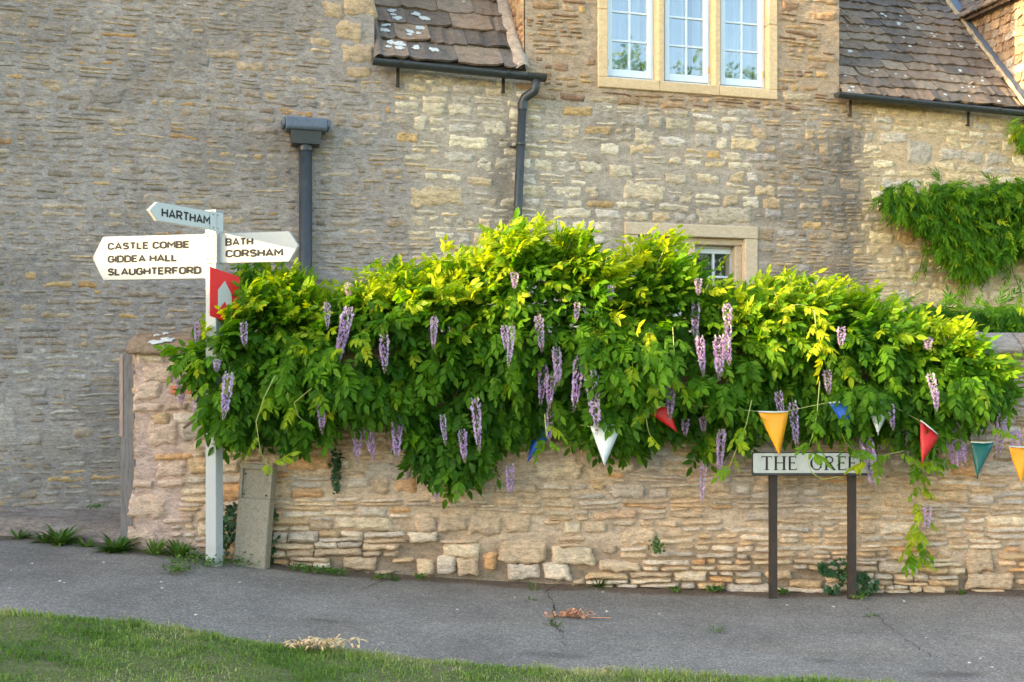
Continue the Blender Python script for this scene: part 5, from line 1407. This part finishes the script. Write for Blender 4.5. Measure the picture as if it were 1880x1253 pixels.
ivy('wall_weed', 'weeds in front of the right nameplate post foot', gpts([(1580, 1102, .05)]), 50, .018, 15, .65, 'weed', 'weed', (0, -.3, 1))
ivy('wall_weed', 'tiny weed growing on the threshold slab against the house', [((PX(160, 932, 9.35).x, 9.55, PX(160, 932, 9.55).z), .05)], 40, .022, 16, .4, 'weed', 'weed', (0, -.6, 1))
# dried litter
def litter(name, label, c, n, rad, mat, seed, ln=.06):
    r = random.Random(seed); m = MB()
    for k in range(n):
        a = r.uniform(0, 6.28); p = Vector((r.gauss(0, rad[0]), r.gauss(0, rad[1]), r.uniform(.004, .03))); L_ = ln * r.uniform(.5, 1.2); pts = []
        d = Vector((math.cos(a), math.sin(a) * .7, r.uniform(-.1, .3))); w = Vector((-d.y, d.x, r.uniform(-.5, .5))).normalized() * r.uniform(.004, .012)
        V = []; z = Vector((0, 0, 1))
        for i in range(4):
            t = i / 3; q = p + d * L_ * t + z * (.02 * math.sin(3.1 * t) * r.uniform(.3, 1.2)); s = math.sin(math.pi * (.1 + .85 * t)); V += [q + w * s, q - w * s]
        m.add(V, [(0, 1, 3, 2), (2, 3, 5, 4), (4, 5, 7, 6)])
    o = m.build(name, mat, None, label=label, cat='leaf litter'); o.location = c; return o
q = GP(590, 1200); litter('dried_foliage', 'heap of pale dried leaves lying on the grass verge', (q.x, q.y, q.z + .035), 110, (.11, .045), M['dry'], 3, .09)
q = GP(1052, 1136); litter('dried_spray', 'reddish dried leaf spray lying on the path', (q.x, q.y, q.z + .004), 60, (.06, .022), M['dryred'], 4, .08)
m = MB(); m.tube([(-.22, .02, .006), (-.1, .01, .012), (0, 0, .02), (.14, -.03, .010), (.27, -.025, .006)], .004, 5); o = m.build('dried_stalk', M['dryred'], None, label='thin dried stalk under the reddish leaf spray on the path', cat='stalk'); o.location = (q.x, q.y, q.z + .004)
rp = random.Random(9)
peb = [(110,1068),(118,1071),(296,1070),(298,1081),(20,1048),(60,1036),(190,1034),(1107,1088),(1114,1124),(1210,1128),(945,1098),(985,1114),(1700,1172),(1530,1115),(1445,1112),(1660,1105),(1800,1210),(1822,1226),(1780,1218),(840,1120),(360,1130),(440,1070)]
M['pebble'] = mat_plain('pale_pebble', S(196, 190, 182), .8, .15, 60, .4)
for px, py in peb:
    q = GP(px, py); s = rp.uniform(.006, .014); V = []; 
    bm = bmesh.new(); bmesh.ops.create_icosphere(bm, subdivisions=1, radius=s)
    for v in bm.verts: v.co = Vector((v.co.x * 1.3, v.co.y, v.co.z * .6)) * rp.uniform(.75, 1.2)
    me = bpy.data.meshes.new('pebble'); bm.to_mesh(me); bm.free(); me.materials.append(M['pebble'])
    o = bpy.data.objects.new('pebble', me); put(o, None, 'small pale pebble lying on the grey path', 'pebble', 'pebbles scattered on the path'); o.location = (q.x, q.y, q.z + s * .4)

# ------------------------------------------------------------------ out of frame: added cottage-shaped block that casts the scene's shade, trees over the green
sh = Vector((sdir.x, sdir.y, 0)).normalized(); pr = Vector((-sh.y, sh.x, 0))
nc = Vector((PC.x, PC.y, 0)) + sh * 21.0
gzc = float(g(nc.x))
RID = 2.38 + 21.0 * math.tan(R(SUN_EL))
occluder = empty('lane_shade_block', (nc.x, nc.y, gzc), math.atan2(pr.y, pr.x), label='unseen cottage-shaped block added far left to cast the shade', cat='house')
hr = RID - gzc; he = hr - 2.1
mb = MB().prism([(-2.3, -.3), (2.3, -.3), (2.3, he), (0, hr - .14), (-2.3, he)], 'x', -9, 9); o = mb.build('wall', M['ashlar'], occluder)
a_ = o.data.color_attributes.new('Col', 'FLOAT_COLOR', 'POINT'); a_.data.foreach_set('color', np.tile(np.array([*S(190, 170, 136), 1], np.float32), len(o.data.vertices)))
sl = 2.1 / 2.3
mb = MB()
for s in (-1, 1): mb.prism([(s * 2.55, he - .25 * sl), (0, hr - .08), (0, hr), (s * 2.55, he - .25 * sl + .08)], 'x', -9.2, 9.2)
o = mb.build('roof', M['tile'], occluder); a_ = o.data.color_attributes.new('Col', 'FLOAT_COLOR', 'POINT'); a_.data.foreach_set('color', np.tile(np.array([*S(112, 98, 90), 1], np.float32), len(o.data.vertices)))
for xx in (-5, -1.5, 2, 5.5):
    w_ = MB().box(xx, xx + 1.0, -2.36, -2.29, .8, min(1.75, he - .15)).build('window', M['frame'], occluder); MB().box(xx + .08, xx + .92, -2.37, -2.361, .88, min(1.67, he - .23)).build('pane', M['gutter'], w_)
MB().box(.6, 1.5, -2.35, -2.29, 0, min(1.95, he - .1)).build('door', M['timber'], occluder)
def tree(x, y, h, seed, label):
    r = np.random.default_rng(seed); z0 = float(g(x)); t = empty('green_tree', (x, y, z0), 0, label=label, cat='tree', group='trees across the green')
    MB().tube([(0, 0, -.3), (.1, 0, h * .3), (0, .1, h * .7)], [.28, .2, .08], 8).build('trunk', M['bark'], t, smooth=True)
    for k in range(5):
        a = k * 1.3; MB().tube([(0, 0, h * (.3 + .06 * k)), (math.cos(a) * h * .12, math.sin(a) * h * .12, h * (.42 + .07 * k)), (math.cos(a) * h * .22, math.sin(a) * h * .22, h * (.5 + .08 * k))], [.1, .07, .03], 6).build('limb', M['bark'], t, smooth=True)
    o = bpy.data.objects.new('crown', CROWN); put(o, t, kind='stuff'); o.scale = (h, h, h); o.rotation_euler = (0, 0, seed * 1.9)
def crown_mesh():
    r = np.random.default_rng(77); n = 5200; T3 = [leaf_template(q + 200, 2, .5, .55, .4, 60) for q in range(3)]
    cl = r.standard_normal((30, 3)) * np.array([.15, .15, .14]) + np.array([0, 0, .68]); P = cl[r.integers(0, 30, n)] + r.standard_normal((n, 3)) * .05
    P[:, 2] = np.minimum(P[:, 2], .98 + .04 * r.random(n))
    V, Fq, c = instance_leaves(T3, P, frames(r.standard_normal((n, 3)), np.tile([0, 0, 1.], (n, 1)) + .5 * r.standard_normal((n, 3))), r.uniform(.018, .030, n), np.clip(.45 + .2 * r.standard_normal(n), 0, 1), r.integers(0, 3, n))
    return meshdata('crown', V, Fq, M['leaf'], False, c)
CROWN = crown_mesh()
tree(27.0, -15, 14.4, 1, 'leafy tree across the green, seen only mirrored in the right casement')
tree(23.6, -17, 14.8, 2, 'taller leafy tree across the green, seen only mirrored in the middle casement')
tree(20.0, -16, 13.9, 3, 'wide leafy tree across the green, seen only mirrored in the left casement')
